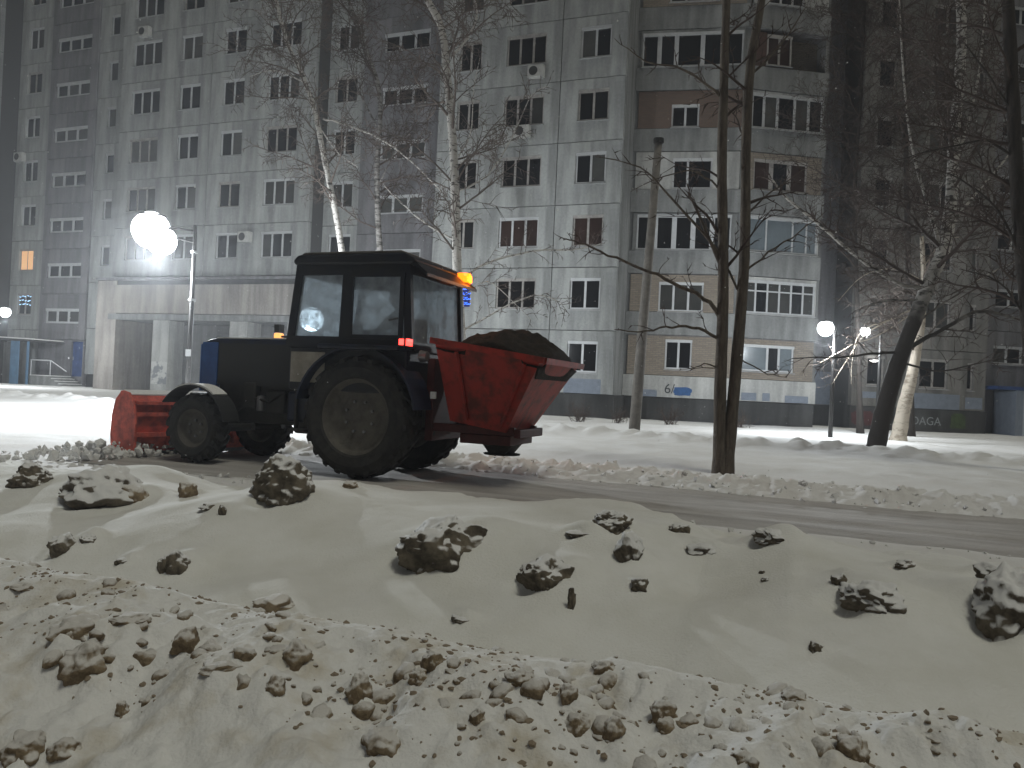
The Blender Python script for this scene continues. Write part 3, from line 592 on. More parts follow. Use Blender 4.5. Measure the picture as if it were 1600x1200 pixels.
# ------------------------------------------------------------------ street lamps (lit)
M_POLE = mat('pole_paint', (0.014, 0.013, 0.012), 0.55, var=0.4, scale=6, bump=.2, bscale=40)
M_HEAD = mat('lamp_casing', (0.07, 0.07, 0.075), 0.4)
M_GLARE = mat('lamp_glare', (0.9, 0.95, 1.0), 0.4, emit=(0.92, 0.97, 1.0), estr=14.0)
M_CONC = mat('pole_concrete', (0.20, 0.185, 0.165), 0.85, col2=(0.12, 0.11, 0.10), scale=5, bump=.3, bscale=30)
def lamp(base, heads, label, power, post_top, radius=0.06, size=1.25, tagged=False, color=(0.90, 0.96, 1.0), group='lit street lamps', sizes=None):
    """base: ground point; heads: list of world points of luminaires; post_top: z"""
    t = thing('street_lamp', label, 'street lamp', base, 0, group)
    L = lambda p: Vector(p) - Vector(base)
    top = Vector((0, 0, post_top))
    obj('post', MB().tube([(0, 0, -.1), (0, 0, post_top * .5), top], [radius * 1.25, radius, radius * .8], 10).mesh('post'), M_POLE, t, smooth=True)
    for k_, hp in enumerate(heads):
        h = L(hp); d = Vector((h.x, h.y, 0)); dn = d.normalized() if d.length > .05 else Vector((-1, 0, 0))
        arm0 = Vector((0, 0, min(post_top - .12, h.z)))
        obj('arm', MB().tube([arm0, arm0.lerp(h, .5) + Vector((0, 0, .06)), h + Vector((0, 0, .06))], .028, 8).mesh('arm'), M_POLE, t, smooth=True)
        back = Vector((-h.x - base[0], -h.y - base[1], 0)).normalized() if False else (Vector((0, 0, 0)) - Vector(hp)).normalized()
        yaw = math.atan2(-hp[0], hp[1])          # luminaire opening faces down and towards the road
        R_ = (sizes[k_] if sizes else size) * .21
        hd = obj('lamp_head', MB().lathe([(.03, .12), (.05, .06), (R_ * .75, .03), (R_ * .8, .0), (0, .0)], (0, 0, R_ * .75), 'z', 20).mesh('head'), M_HEAD, t, h - Vector((0, 0, .02)), smooth=True)
        obj('globe', MB().lathe([(R_ * math.sin(i * math.pi / 12) + 1e-4, -R_ * math.cos(i * math.pi / 12)) for i in range(13)], (0, 0, 0), 'z', 24).mesh('globe'), M_GLARE, hd, smooth=True)  # glowing sphere enlarged to the size of the lamp's glare
        ld = bpy.data.lights.new('lamp_light', 'POINT'); ld.energy = power; ld.color = color; ld.shadow_soft_size = .12
        lo = bpy.data.objects.new('lamp_light', ld); link(lo, hd); lo.location = (-.05, -.1, -R_ - .16)
    return t
b1 = ab2w(-14.9, 15.78, 0)
l1 = lamp(b1, [at(236, 358, 20.0), at(253, 375, 19.9)], 'brightest street lamp, on a slim post just left of the tractor cab', 2300, 5.05, sizes=(2.25, 1.75))  # two overlapping heads added to form one elongated glare
obj('number_plate', MB().box(-.07, .07, -.012, .0, -.09, .09).mesh('p'), M_FRAME, l1, (0, -.075, 1.72))
obj('clamp', MB().lathe([(.06, -.03), (.085, -.03), (.085, .03), (.06, .03)], (0, 0, 0), 'z', 12).mesh('c'), M_SILL, l1, (0, 0, 4.35))
obj('clamp', MB().lathe([(.065, -.03), (.09, -.03), (.09, .03), (.065, .03)], (0, 0, 0), 'z', 12).mesh('c'), M_SILL, l1, (0, 0, 3.1))
h0 = at(8, 487, 40.0); lamp((h0.x - .5, h0.y, 0), [h0], 'small street lamp at the left edge in front of the building', 900, h0.z + .15)
hm = at(487, 498, 27.0); lamp((hm.x + .75, hm.y + .2, 0), [hm], 'street lamp whose glare shows through the tractor cab window', 1200, hm.z + .15, size=2.0)
bR = on_z(1297, 685, 0); hR = at(1290, 512, bR.y)
lamp((bR.x, bR.y, 0), [hR], 'street lamp with a round glare on a thin post before the loggias', 900, hR.z + .1)
hR2 = at(1352, 517, 29.5); lamp((hR2.x + .6, hR2.y, 0), [hR2], 'second lamp shining through pale twigs left of the leaning tree', 480, hR2.z + .12, size=.85)
wl = sR.Mw @ Vector((.95, -.12, 3.25)); t = thing('wall_lamp', 'small lit lamp on the wall of the dark right wing', 'lamp', wl, angO)
obj('bracket', MB().box(-.05, .05, 0, .12, -.04, .04).mesh('b'), M_HEAD, t); obj('globe', MB().lathe([(0, -.07), (.1, -.05), (.2, 0), (.1, .05), (0, .07)], (0, -.1, 0), 'z', 16).mesh('g'), mat('globe_glow', (1, 1, 1), .5, emit=(1, .98, .95), estr=6), t)
# concrete pole
pb = on_z(990, 680, 0); pt = at(1029, 222, 22.15)
t = thing('utility_pole', 'leaning grey concrete pole in the snow right of the hopper', 'pole', pb)
obj('shaft', MB().tube([(0, 0, -.2), (pt - pb) * .5, pt - pb], [.165, .135, .105], 14).mesh('s'), M_CONC, t, smooth=True)
obj('cap', MB().tube([(pt - pb) + Vector((0, 0, -.02)), (pt - pb) + Vector((0, 0, .1))], .15, 12).mesh('c'), M_POLE, t)

# ------------------------------------------------------------------ trees
M_BARK = mat('dark_bark', (0.045, 0.036, 0.030), 0.9, col2=(0.02, 0.017, 0.015), scale=6, bump=.8, bscale=22, stretch=(3, 3, .5))
M_BARKG = mat('grey_bark', (0.12, 0.10, 0.078), 0.9, col2=(0.05, 0.04, 0.032), scale=7, bump=.8, bscale=22, stretch=(3, 3, .5))
M_TWIG = mat('twig', (0.05, 0.034, 0.027), 0.8)
M_TWIGL = mat('birch_twig', (0.075, 0.056, 0.045), 0.8)
M_BIRCH = mat('birch_bark', (0.46, 0.44, 0.41), 0.8, col2=(0.04, 0.035, 0.03), scale=2.2, bump=.4, bscale=30, stretch=(2.6, 2.6, 7.0), thr=(0.38, 0.47))
M_LEAN = mat('leaning_birch_bark', (0.46, 0.44, 0.41), 0.85, col2=(0.05, 0.045, 0.04), scale=1.6, bump=.6, bscale=22, stretch=(2.2, 2.2, 5.0), thr=(0.40, 0.50))
def dark_base(m):                      # bark colour blends to near-black towards the lower trunk
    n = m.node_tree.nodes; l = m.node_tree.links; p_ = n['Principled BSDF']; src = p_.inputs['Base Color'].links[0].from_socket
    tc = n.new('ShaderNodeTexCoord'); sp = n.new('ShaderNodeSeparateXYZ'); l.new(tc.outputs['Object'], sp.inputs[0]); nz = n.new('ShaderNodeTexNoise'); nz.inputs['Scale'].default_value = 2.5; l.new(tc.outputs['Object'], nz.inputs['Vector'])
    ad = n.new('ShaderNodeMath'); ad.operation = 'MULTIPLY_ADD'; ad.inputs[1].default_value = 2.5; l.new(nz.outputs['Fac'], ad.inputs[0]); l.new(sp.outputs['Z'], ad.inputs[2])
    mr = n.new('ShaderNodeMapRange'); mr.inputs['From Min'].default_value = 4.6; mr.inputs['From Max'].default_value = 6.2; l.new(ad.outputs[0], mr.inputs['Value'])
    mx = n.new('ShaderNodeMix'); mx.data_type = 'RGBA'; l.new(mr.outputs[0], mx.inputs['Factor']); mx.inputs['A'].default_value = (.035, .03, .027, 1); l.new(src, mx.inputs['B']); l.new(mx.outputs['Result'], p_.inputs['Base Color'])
dark_base(M_LEAN)
def wander(rng, p, d, L, droop, n, wob):
    pts = [Vector(p)]; d = Vector(d).normalized(); st = L / n
    for i in range(n):
        d = (d + Vector((rng.gauss(0, wob), rng.gauss(0, wob), rng.gauss(0, wob) - droop))).normalized(); pts.append(pts[-1] + d * st)
    return pts
def twigs(mb, pts, r0, rng, lvl, dens, L, droop, up=0.3, start=0.15):
    """side shoots along a polyline, two more levels deep"""
    pts = [Vector(p) for p in pts]; tot = sum((pts[i + 1] - pts[i]).length for i in range(len(pts) - 1)); n = max(1, int(tot * dens))
    for q in range(n):
        t = start + (1 - start) * (q + rng.random()) / n; x = t * (len(pts) - 1); i = min(int(x), len(pts) - 2); p = pts[i].lerp(pts[i + 1], x - i); ax_ = (pts[i + 1] - pts[i]).normalized()
        side = ax_.orthogonal().normalized(); side = Matrix.Rotation(rng.uniform(0, 6.283), 3, ax_) @ side
        d = (ax_ * rng.uniform(.5, 1.0) + side + Vector((0, 0, up))).normalized()
        l = L * rng.uniform(.5, 1.15) * (1.15 - .6 * t); r = max(.0115, r0 * rng.uniform(.3, .5)); ns = 5 if lvl > 1 else 4
        pp = wander(rng, p, d, l, droop, ns, .16); mb.tube(pp, [r * (1 - .8 * k / ns) for k in range(ns + 1)], 4 if lvl > 1 else 3, cap=False)
        if lvl > 0: twigs(mb, pp, r, rng, lvl - 1, dens * 1.35, l * .5, droop * 1.6 + .02, up * .5, .2)
def tree(name, label, pxs, Y, radii, bark, twig, branches, seed, auto=14, alen=2.6, dens=2.4, droop=.05, z0=.25, z1=1.0, lvl=2, extra=(), group='bare trees in the yard', up=.35):
    rng = random.Random(seed)
    trunks = pxs if isinstance(pxs[0][0], (tuple, list)) else [pxs]
    P = [[at(x, y, Y) for (x, y) in tr] for tr in trunks]; base = P[0][0].copy(); base.z = 0
    t = thing(name, label, 'tree', base, 0, group); mbc = MB()
    for tr, k in zip(P, range(9)):
        q = [p - base for p in tr]; q[0].z = -.15
        # smooth resample
        pts = []; n = len(q)
        for i in range(n - 1):
            p0, p1, p2, p3 = q[max(i - 1, 0)], q[i], q[i + 1], q[min(i + 2, n - 1)]
            for s_ in range(5):
                u = s_ / 5; pts.append(.5 * ((2 * p1) + (p2 - p0) * u + (2 * p0 - 5 * p1 + 4 * p2 - p3) * u * u + (3 * p1 - p0 - 3 * p2 + p3) * u ** 3))
        pts.append(q[-1]); m = len(pts)
        rad = [radii[0] + (radii[1] - radii[0]) * (i / (m - 1)) ** .8 for i in range(m)]; rad[0] *= 1.45; rad[1] *= 1.18
        rad = [r * rng.uniform(.95, 1.05) for r in rad]
        obj('trunk', MB().tube(pts, rad, 14).mesh('trunk'), bark, t, smooth=True)
        for a_ in range(auto):
            f = z0 + (z1 - z0) * (a_ + rng.random()) / auto; i = min(int(f * (m - 1)), m - 2); az = rng.uniform(0, 6.283)
            d = Vector((math.cos(az), math.sin(az), rng.uniform(.35, 1.1))); l = alen * rng.uniform(.6, 1.15); r = rad[i] * rng.uniform(.22, .38)
            pp = wander(rng, pts[i], d, l, droop * .6, 8, .10); mbc.tube(pp, [r * (1 - .85 * k_ / 8) for k_ in range(9)], 6, cap=False)
            twigs(mbc, pp, r, rng, lvl - 1, dens, alen * .42, droop, up)
    for (bp, r0, r1) in branches:
        by = Y
        q = [at(x, y, by + dy) - base for (x, y, dy) in [(c if len(c) == 3 else (*c, 0)) for c in bp]]
        pts = []
        for i in range(len(q) - 1):
            p0, p1, p2, p3 = q[max(i - 1, 0)], q[i], q[i + 1], q[min(i + 2, len(q) - 1)]
            for s_ in range(4):
                u = s_ / 4; pts.append(.5 * ((2 * p1) + (p2 - p0) * u + (2 * p0 - 5 * p1 + 4 * p2 - p3) * u * u + (3 * p1 - p0 - 3 * p2 + p3) * u ** 3) + Vector((0, 0, rng.gauss(0, .012))))
        pts.append(q[-1]); m = len(pts)
        obj('limb', MB().tube(pts, [r0 + (r1 - r0) * i / (m - 1) for i in range(m)], 8).mesh('limb'), bark, t, smooth=True)
        twigs(mbc, pts, max(r1, .012) * 1.6, rng, 1, dens * .8, alen * .36, droop, up)
    obj('crown', mbc.mesh('crown', fix=False), twig, t); return t
tree('birch_tree', 'slender white birch leaning left above the tractor cab', [(553, 640), (545, 520), (535, 400), (522, 320), (506, 245), (491, 170), (470, 112), (452, 75), (436, 20), (420, -60)], 24, (.12, .055), M_BIRCH, M_TWIGL,
     [([(505, 185), (540, 195), (590, 215), (640, 250), (690, 300)], .035, .012), ([(500, 200), (530, 240), (560, 262)], .022, .008), ([(480, 130), (430, 110), (390, 120)], .03, .008)], 3, auto=26, alen=2.8, z0=.33, droop=.06, dens=6.0)
tree('birch_tree', 'tall white birch rising behind the orange beacon', [(724, 655), (720, 540), (715, 440), (712, 330), (708, 230), (699, 120), (690, 45), (668, 0), (640, -60)], 22, (.17, .085), M_BIRCH, M_TWIGL,
     [([(718, 437), (760, 412), (830, 393), (905, 389), (940, 380)], .04, .010), ([(717, 522), (765, 492), (832, 462), (870, 470), (885, 485)], .032, .008), ([(705, 90), (730, 60), (745, 25), (740, -10)], .05, .02), ([(712, 300), (760, 275), (800, 215), (830, 150), (855, 135)], .03, .008), ([(715, 380), (660, 345), (620, 310), (600, 290)], .03, .008), ([(712, 250), (735, 210), (740, 140), (750, 90)], .025, .008), ([(716, 470), (760, 440), (800, 470), (830, 500)], .02, .006)], 4, auto=26, alen=2.8, z0=.3, droop=.055, dens=6.0)
tree('birch_tree', 'greyish thin birch between the other two birches', [(602, 645), (598, 480), (594, 400), (590, 330), (589, 260), (594, 190), (590, 130), (570, 75), (548, 10), (530, -60)], 27, (.13, .06), mat('grey_birch_bark', (0.22, 0.21, 0.20), 0.85, col2=(0.04, 0.035, 0.03), scale=2.6, bump=.4, bscale=30, stretch=(1.5, 1.5, 5.0), thr=(0.42, 0.55)), M_TWIG,
     [([(590, 200), (560, 140), (545, 90), (540, 40)], .035, .01), ([(592, 290), (620, 230), (650, 190)], .03, .008)], 5, auto=28, alen=2.8, z0=.3, droop=.04, dens=6.0)
tree('twin_trunk_tree', 'bare tree with two dark trunks from one base, nearest of the trees', [[(1124, 745), (1125, 620), (1129, 500), (1130, 400), (1128, 250), (1132, 100), (1135, 0), (1138, -160)], [(1134, 745), (1147, 610), (1158, 480), (1164, 380), (1166, 220), (1173, 100), (1190, 0), (1208, -140)]], 11.65, (.102, .056), M_BARKG, M_TWIG,
     [([(1128, 500), (1100, 466), (1050, 440), (1005, 420), (950, 398), (905, 378), (880, 375)], .035, .009), ([(1126, 530), (1092, 514), (1050, 510), (1010, 518), (960, 515)], .028, .007), ([(1128, 400), (1085, 350), (1040, 300), (1000, 262), (930, 245)], .026, .006), ([(1128, 420), (1090, 330), (1075, 300)], .03, .012), ([(1165, 425), (1200, 395), (1250, 362), (1290, 330)], .02, .005), ([(1166, 335), (1205, 300), (1262, 262)], .02, .005), ([(1160, 470), (1140, 425), (1118, 390), (1105, 370)], .022, .008),
      ([(1128, 150), (1070, 110), (1010, 95), (960, 60)], .024, .005), ([(1170, 120), (1220, 70), (1260, 10)], .024, .006), ([(1130, 575), (1100, 570), (1078, 580)], .014, .005), ([(1155, 560), (1200, 585), (1230, 590)], .012, .004), ([(1128, 300), (1090, 270), (1040, 275), (985, 300)], .018, .004)], 6, auto=9, alen=1.3, z0=.4, droop=.01, dens=5.0, up=.25)
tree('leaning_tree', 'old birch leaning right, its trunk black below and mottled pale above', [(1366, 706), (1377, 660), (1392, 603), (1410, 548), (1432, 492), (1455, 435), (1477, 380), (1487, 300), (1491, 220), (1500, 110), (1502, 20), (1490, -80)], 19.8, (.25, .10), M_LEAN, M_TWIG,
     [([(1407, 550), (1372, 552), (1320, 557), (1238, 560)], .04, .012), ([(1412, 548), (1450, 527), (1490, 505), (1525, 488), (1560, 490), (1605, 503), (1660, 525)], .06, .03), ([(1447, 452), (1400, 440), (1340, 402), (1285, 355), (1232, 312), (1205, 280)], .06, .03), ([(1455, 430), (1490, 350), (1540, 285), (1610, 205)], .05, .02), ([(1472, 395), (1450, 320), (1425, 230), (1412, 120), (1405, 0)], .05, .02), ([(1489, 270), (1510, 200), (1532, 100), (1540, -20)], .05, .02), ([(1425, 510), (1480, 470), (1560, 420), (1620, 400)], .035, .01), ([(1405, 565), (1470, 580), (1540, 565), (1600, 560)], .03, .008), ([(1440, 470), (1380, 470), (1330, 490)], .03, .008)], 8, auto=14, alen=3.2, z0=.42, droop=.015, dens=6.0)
tree('birch_tree', 'shorter tree with a pale lamp-lit trunk right behind the leaning birch', [(1402, 690), (1412, 640), (1424, 590), (1432, 550), (1440, 500), (1443, 440), (1440, 370)], 25.7, (.27, .06), mat('pale_bark', (0.52, 0.46, 0.38), 0.85, col2=(0.26, 0.215, 0.165), scale=2.2, bump=.5, bscale=25, stretch=(1.6, 1.6, 3.0), thr=(0.36, 0.50)), M_TWIGL,
     [([(1440, 480), (1400, 495), (1350, 525), (1322, 565), (1300, 600)], .035, .008), ([(1438, 490), (1390, 500), (1345, 520), (1332, 560), (1330, 600)], .03, .01), ([(1440, 478), (1380, 520), (1330, 540), (1275, 570)], .03, .008), ([(1442, 440), (1400, 420), (1350, 430), (1310, 470)], .025, .008), ([(1442, 420), (1470, 380), (1500, 370)], .025, .008)], 9, auto=18, alen=2.8, z0=.5, droop=.07, dens=6.0)
tree('roadside_tree', 'dark tree trunk cut off by the right edge of the picture', [(1632, 760), (1618, 620), (1603, 450), (1590, 300), (1584, 180), (1578, 60), (1572, -80)], 15, (.17, .10), M_BARK, M_TWIG,
     [([(1600, 420), (1560, 330), (1500, 280), (1450, 262)], .03, .008), ([(1590, 250), (1540, 220), (1480, 230), (1400, 250)], .03, .008), ([(1585, 180), (1540, 110), (1500, 60)], .03, .01), ([(1605, 500), (1560, 440), (1500, 420)], .025, .008)], 10, auto=24, alen=2.4, z0=.3, droop=.02, dens=6.0)
tree('slim_tree', 'slim dark tree standing close to the dark right wing', [(1424, 672), (1420, 450), (1416, 260), (1413, 120), (1405, -30)], 30, (.13, .07), M_BARK, M_TWIG, [], 11, auto=38, alen=3.6, z0=.25, droop=.02, dens=6.0)
tree('slim_tree', 'bare tree whose dense crown darkens the gap beside the loggias', [(1345, 668), (1340, 500), (1335, 300), (1345, 150), (1352, -40)], 31, (.12, .06), M_BARK, M_TWIG, [], 12, auto=38, alen=3.4, z0=.3, droop=.02, dens=6.0)
def shrub(px, py, h, n, seed, label, m, Y=None):
    rng = random.Random(seed); p = on_z(px, py, 0.02) if Y is None else at(px, py, Y); t = thing('shrub', label, 'shrub', p, 0, 'dry shrubs by the building'); mb = MB(); mb2 = MB()
    for i in range(n):
        d = Vector((rng.gauss(0, .5), rng.gauss(0, .5), 1)); pp = wander(rng, (rng.gauss(0, .12), rng.gauss(0, .12), -.05), d, h * rng.uniform(.6, 1.1), .02, 5, .14)
        (mb if i % 2 else mb2).tube(pp, [.011 * (1 - .15 * k) for k in range(6)], 4, cap=False)
        twigs(mb2, pp, .011, rng, 0, 7, h * .4, .02)
    obj('stem', mb.mesh('s', fix=False), m, t); obj('crown', mb2.mesh('c', fix=False), m, t)
shrub(1160, 668, .8, 16, 1, 'pale lit shrub at the foot of the loggia corner', M_TWIGL)
shrub(1150, 668, .6, 12, 2, 'short pale shrub touching the plinth left of the lit shrub', M_TWIGL)
shrub(905, 660, .95, 24, 3, 'low dry shrub at the plinth right behind the hopper', M_TWIG); shrub(1045, 664, .9, 24, 4, 'low dry stalks at the plinth under the painted house number', M_TWIG); shrub(965, 662, .8, 20, 5, 'dry stalks at the corner left of the concrete pole', M_TWIG)
shrub(1500, 676, .8, 22, 6, 'dry stalks below the graffiti of the right wing', M_TWIG)

# ------------------------------------------------------------------ tractor with front blade and rear spreader hopper
M_TBLUE = mat('tractor_blue', (0.012, 0.019, 0.048), 0.45, col2=(0.012, 0.014, 0.02), scale=3, spec=.4)
M_TBLUEB = mat('cowl_blue', (0.03, 0.10, 0.32), 0.4, var=.35, scale=4)
M_CAB = mat('cab_navy', (0.010, 0.014, 0.026), 0.45, col2=(0.018, 0.018, 0.02), scale=3, spec=.4)
M_DIRT = mat('engine_black', (0.016, 0.016, 0.015), 0.7, col2=(0.035, 0.032, 0.028), scale=5, bump=.3, bscale=30)
M_PANEL = mat('dirty_side_panel', (0.020, 0.021, 0.023), 0.6, col2=(0.02, 0.02, 0.02), scale=4)
M_TYRE = mat('tyre_rubber', (0.012, 0.012, 0.013), 0.8, col2=(0.035, 0.033, 0.03), scale=8, bump=.3, bscale=40)
M_RIM = mat('muddy_rim', (0.13, 0.12, 0.10), 0.7, col2=(0.07, 0.064, 0.055), scale=7, bump=.3)
M_RED = mat('hopper_red', (0.34, 0.028, 0.018), 0.55, col2=(0.11, 0.020, 0.014), scale=4.5, bump=.15, bscale=25, thr=(.36, .56), spec=.4)
M_RED2 = mat('blade_red', (0.72, 0.14, 0.10), 0.55, col2=(0.36, 0.075, 0.06), scale=6, bump=.15, bscale=25, thr=(.36, .58), spec=.4)
M_ROOF = mat('roof_grey', (0.13, 0.12, 0.105), 0.7, var=.4, scale=3)
M_STEEL = mat('worn_steel', (0.25, 0.25, 0.26), 0.35, var=.4, scale=6, metal=.6)
M_SEAT = mat('seat_vinyl', (0.02, 0.02, 0.022), 0.6)
def cab_glass():
    m = bpy.data.materials.new('cab_glass'); m.use_nodes = True; n = m.node_tree.nodes; l = m.node_tree.links; n.remove(n['Principled BSDF']); out = n['Material Output']
    tr = n.new('ShaderNodeBsdfTransparent'); tr.inputs[0].default_value = (.82, .87, .90, 1); gl = n.new('ShaderNodeBsdfGlossy'); gl.inputs['Roughness'].default_value = .08; gl.inputs[0].default_value = (.9, .9, .9, 1)
    df = n.new('ShaderNodeBsdfTranslucent'); df.inputs[0].default_value = (.88, .9, .92, 1); d2 = n.new('ShaderNodeBsdfDiffuse'); d2.inputs[0].default_value = (.4, .4, .4, 1)
    tc = n.new('ShaderNodeTexCoord'); nz = n.new('ShaderNodeTexNoise'); nz.inputs['Scale'].default_value = 7; nz.inputs['Detail'].default_value = 6; l.new(tc.outputs['Object'], nz.inputs['Vector'])
    mr = n.new('ShaderNodeMapRange'); mr.inputs['From Min'].default_value = .35; mr.inputs['From Max'].default_value = .75; mr.inputs['To Min'].default_value = .34; mr.inputs['To Max'].default_value = .72; l.new(nz.outputs['Fac'], mr.inputs['Value'])
    lw = n.new('ShaderNodeLayerWeight'); lw.inputs[0].default_value = .25; fr = n.new('ShaderNodeMapRange'); fr.inputs['To Min'].default_value = .03; fr.inputs['To Max'].default_value = .35; l.new(lw.outputs['Facing'], fr.inputs['Value'])
    m0 = n.new('ShaderNodeMixShader'); m0.inputs[0].default_value = .3; l.new(df.outputs[0], m0.inputs[1]); l.new(d2.outputs[0], m0.inputs[2])
    m1 = n.new('ShaderNodeMixShader'); l.new(mr.outputs[0], m1.inputs[0]); l.new(tr.outputs[0], m1.inputs[1]); l.new(m0.outputs[0], m1.inputs[2])
    m2 = n.new('ShaderNodeMixShader'); l.new(fr.outputs[0], m2.inputs[0]); l.new(m1.outputs[0], m2.inputs[1]); l.new(gl.outputs[0], m2.inputs[2]); l.new(m2.outputs[0], out.inputs['Surface']); return m
M_CGLASS = cab_glass()
TR0 = ab2w(-5.0, 8.85, 0.012); TRZ = math.pi - TH
tr = thing('tractor', 'dark blue wheeled tractor with red front blade and red sand hopper on its back', 'tractor', TR0, TRZ)
# wheels
def wheel(x, y, z, R, w, rim, nl, side):
    hub = obj('wheel', MB().lathe([(0, .02), (.10 * R / .5, .02), (.10 * R / .5, -.04), (.16 * R / .5, -.05), (.2 * R / .5, -.06)], (0, 0, 0), 'y', 24).mesh('hub'), M_RIM, tr, (x, y, z), (0, RNG.uniform(0, 1), 0 if side > 0 else math.pi))
    pr = [(rim, w / 2 - .03), (rim + .03, w / 2), ((rim + R) / 2, w / 2 + .025), (R - .07, w / 2 - .01), (R - .035, w / 2 - .05), (R - .03, 0), (R - .035, -w / 2 + .05), (R - .07, -w / 2 + .01), ((rim + R) / 2, -w / 2 - .025), (rim + .03, -w / 2), (rim, -w / 2 + .03)]
    mb = MB().lathe(pr, (0, 0, 0), 'y', 44)
    for i in range(nl):
        for sd in (1, -1):
            t0 = 2 * math.pi * (i + (.5 if sd > 0 else 0)) / nl
            pts = []
            for (f, rr) in ((0, R + .0), (.5, R - .002), (1, R - .03)):
                th_ = t0 - f * .20; yy = sd * (.02 + f * (w / 2 - .015)); pts.append((math.cos(th_), math.sin(th_), yy, rr))
            n0 = len(mb.v); wd = .028
            for (c, s_, yy, rr) in pts:
                for (dr, dt) in ((0, -wd), (0, wd), (-.05, wd * 1.5), (-.05, -wd * 1.5)):
                    r_ = rr + dr; mb.v.append((c * r_ - s_ * dt, yy, s_ * r_ + c * dt))
            for q in range(2):
                for e in range(4): mb.f.append((n0 + q * 4 + e, n0 + q * 4 + (e + 1) % 4, n0 + q * 4 + 4 + (e + 1) % 4, n0 + q * 4 + 4 + e))
            mb.f.append((n0 + 3, n0 + 2, n0 + 1, n0)); mb.f.append((n0 + 8, n0 + 9, n0 + 10, n0 + 11))
    obj('tyre', mb.mesh('tyre'), M_TYRE, hub)
    ri = obj('rim', MB().lathe([(rim + .005, w / 2 - .02), (rim - .03, w / 2 - .05), (rim - .05, w / 2 - .12), (rim * .55, w * .12), (rim * .3, w * .16), (0, w * .16)], (0, 0, 0), 'y', 40).lathe([(rim + .005, -w / 2 + .02), (rim - .05, -w / 2 + .1), (rim * .5, -w * .1), (0, -w * .1)], (0, 0, 0), 'y', 40).mesh('rim'), M_RIM, hub, smooth=True)
    for i in range(6 if R < .6 else 8):
        t0 = 2 * math.pi * i / (6 if R < .6 else 8); q = rim * .42
        obj('bolt', MB().lathe([(.018, 0), (.018, .03), (0, .032)], (math.cos(t0) * q, w * .14, math.sin(t0) * q), 'y', 6).mesh('bolt'), M_STEEL, hub)
WB = 2.5
wheel(0, .66, .75, .75, .38, .46, 22, 1); wheel(0, -.66, .75, .75, .38, .46, 22, -1)
wheel(WB, .68, .46, .46, .26, .25, 18, 1); wheel(WB, -.68, .46, .46, .26, .25, 18, -1)
# chassis, engine, hood
obj('rear_axle', MB().tube([(0, -.6, .75), (0, .6, .75)], .13, 12).box(-.35, .35, -.28, .28, .48, 1.0).mesh('ax'), M_DIRT, tr, bevel=.02)
obj('transmission', MB().box(.2, 1.3, -.25, .25, .45, .98).mesh('t'), M_DIRT, tr, bevel=.03)
obj('front_axle', MB().tube([(WB, -.6, .46), (WB, .6, .46)], .075, 10).box(WB - .2, WB + .2, -.18, .18, .42, .75).mesh('fa'), M_DIRT, tr, bevel=.02)
en = obj('engine', MB().box(1.25, 2.55, -.27, .27, .55, 1.15).box(1.4, 1.7, .2, .34, .7, 1.0).box(1.85, 2.05, .2, .38, .75, 1.1).mesh('e'), M_DIRT, tr, bevel=.02)
obj('hose', MB().tube([(1.4, .33, 1.0), (1.6, .38, .85), (1.9, .36, .9), (2.2, .3, .7)], .02, 6).mesh('h'), M_TYRE, en); obj('oil_filter', MB().lathe([(.05, 0), (.06, .02), (.06, .2), (0, .21)], (1.78, .33, .72), 'z', 14).mesh('f'), M_STEEL, en)
hood = obj('hood', MB().prism([(1.06, 1.10), (2.78, 1.06), (2.80, 1.56), (2.74, 1.66), (2.6, 1.685), (1.06, 1.70)], 'y', -.345, .345).mesh('hood'), M_TBLUE, tr, bevel=.035)
obj('side_panel', MB().box(1.08, 2.50, .346, .356, 1.06, 1.62).mesh('sp'), M_PANEL, hood); obj('front_cowl', MB().box(2.52, 2.79, .347, .362, 1.0, 1.63).box(2.79, 2.82, -.36, .362, .95, 1.6).mesh('fc'), M_TBLUEB, hood, bevel=.008)
for i in range(6): obj('grille_bar', MB().box(2.822, 2.84, -.28, .28, 1.0 + .09 * i, 1.04 + .09 * i).mesh('g'), M_STEEL, hood)
obj('snow_cover', MB().prism([(1.1, 1.700), (2.6, 1.686), (2.58, 1.70), (1.1, 1.716)], 'y', -.31, .31).mesh('s'), M_SNOW, hood)
obj('front_weight', MB().box(2.75, 3.05, -.3, .3, .55, .92).mesh('w'), M_DIRT, tr, bevel=.03)
obj('fuel_tank', MB().box(.55, 1.15, .28, .62, .62, 1.02).mesh('ft'), M_TBLUE, tr, bevel=.04)
obj('step', MB().box(.75, 1.0, .62, .78, .52, .55).box(.75, .78, .6, .66, .52, 1.0).box(.97, 1.0, .6, .66, .52, 1.0).mesh('st'), M_DIRT, tr)
# cab
cab = obj('cab', MB().box(-.62, 1.06, -.74, .74, 1.04, 1.60).mesh('cablow'), M_CAB, tr, bevel=.03)
CX = dict(A0=(1.06, 1.60), A1=(.94, 2.62), B0=(.27, 1.60), B1=(.24, 2.62), C0=(-.64, 1.60), C1=(-.56, 2.62))
for y in (.72, -.72):
    for k, r in (('A', .05), ('B', .065), ('C', .05)):
        (x0, z0), (x1, z1) = CX[k + '0'], CX[k + '1']
        obj('pillar', MB().prism([(x0 - r, z0), (x0 + r, z0), (x1 + r, z1), (x1 - r, z1)], 'y', y - .035, y + .035).mesh('pil'), M_CAB, cab)
    obj('top_rail', MB().box(-.60, .98, y - .034, y + .034, 2.48, 2.64).mesh('rl'), M_CAB, cab); obj('bottom_rail', MB().box(-.66, 1.08, y - .036, y + .036, 1.58, 1.72).mesh('rl'), M_CAB, cab)
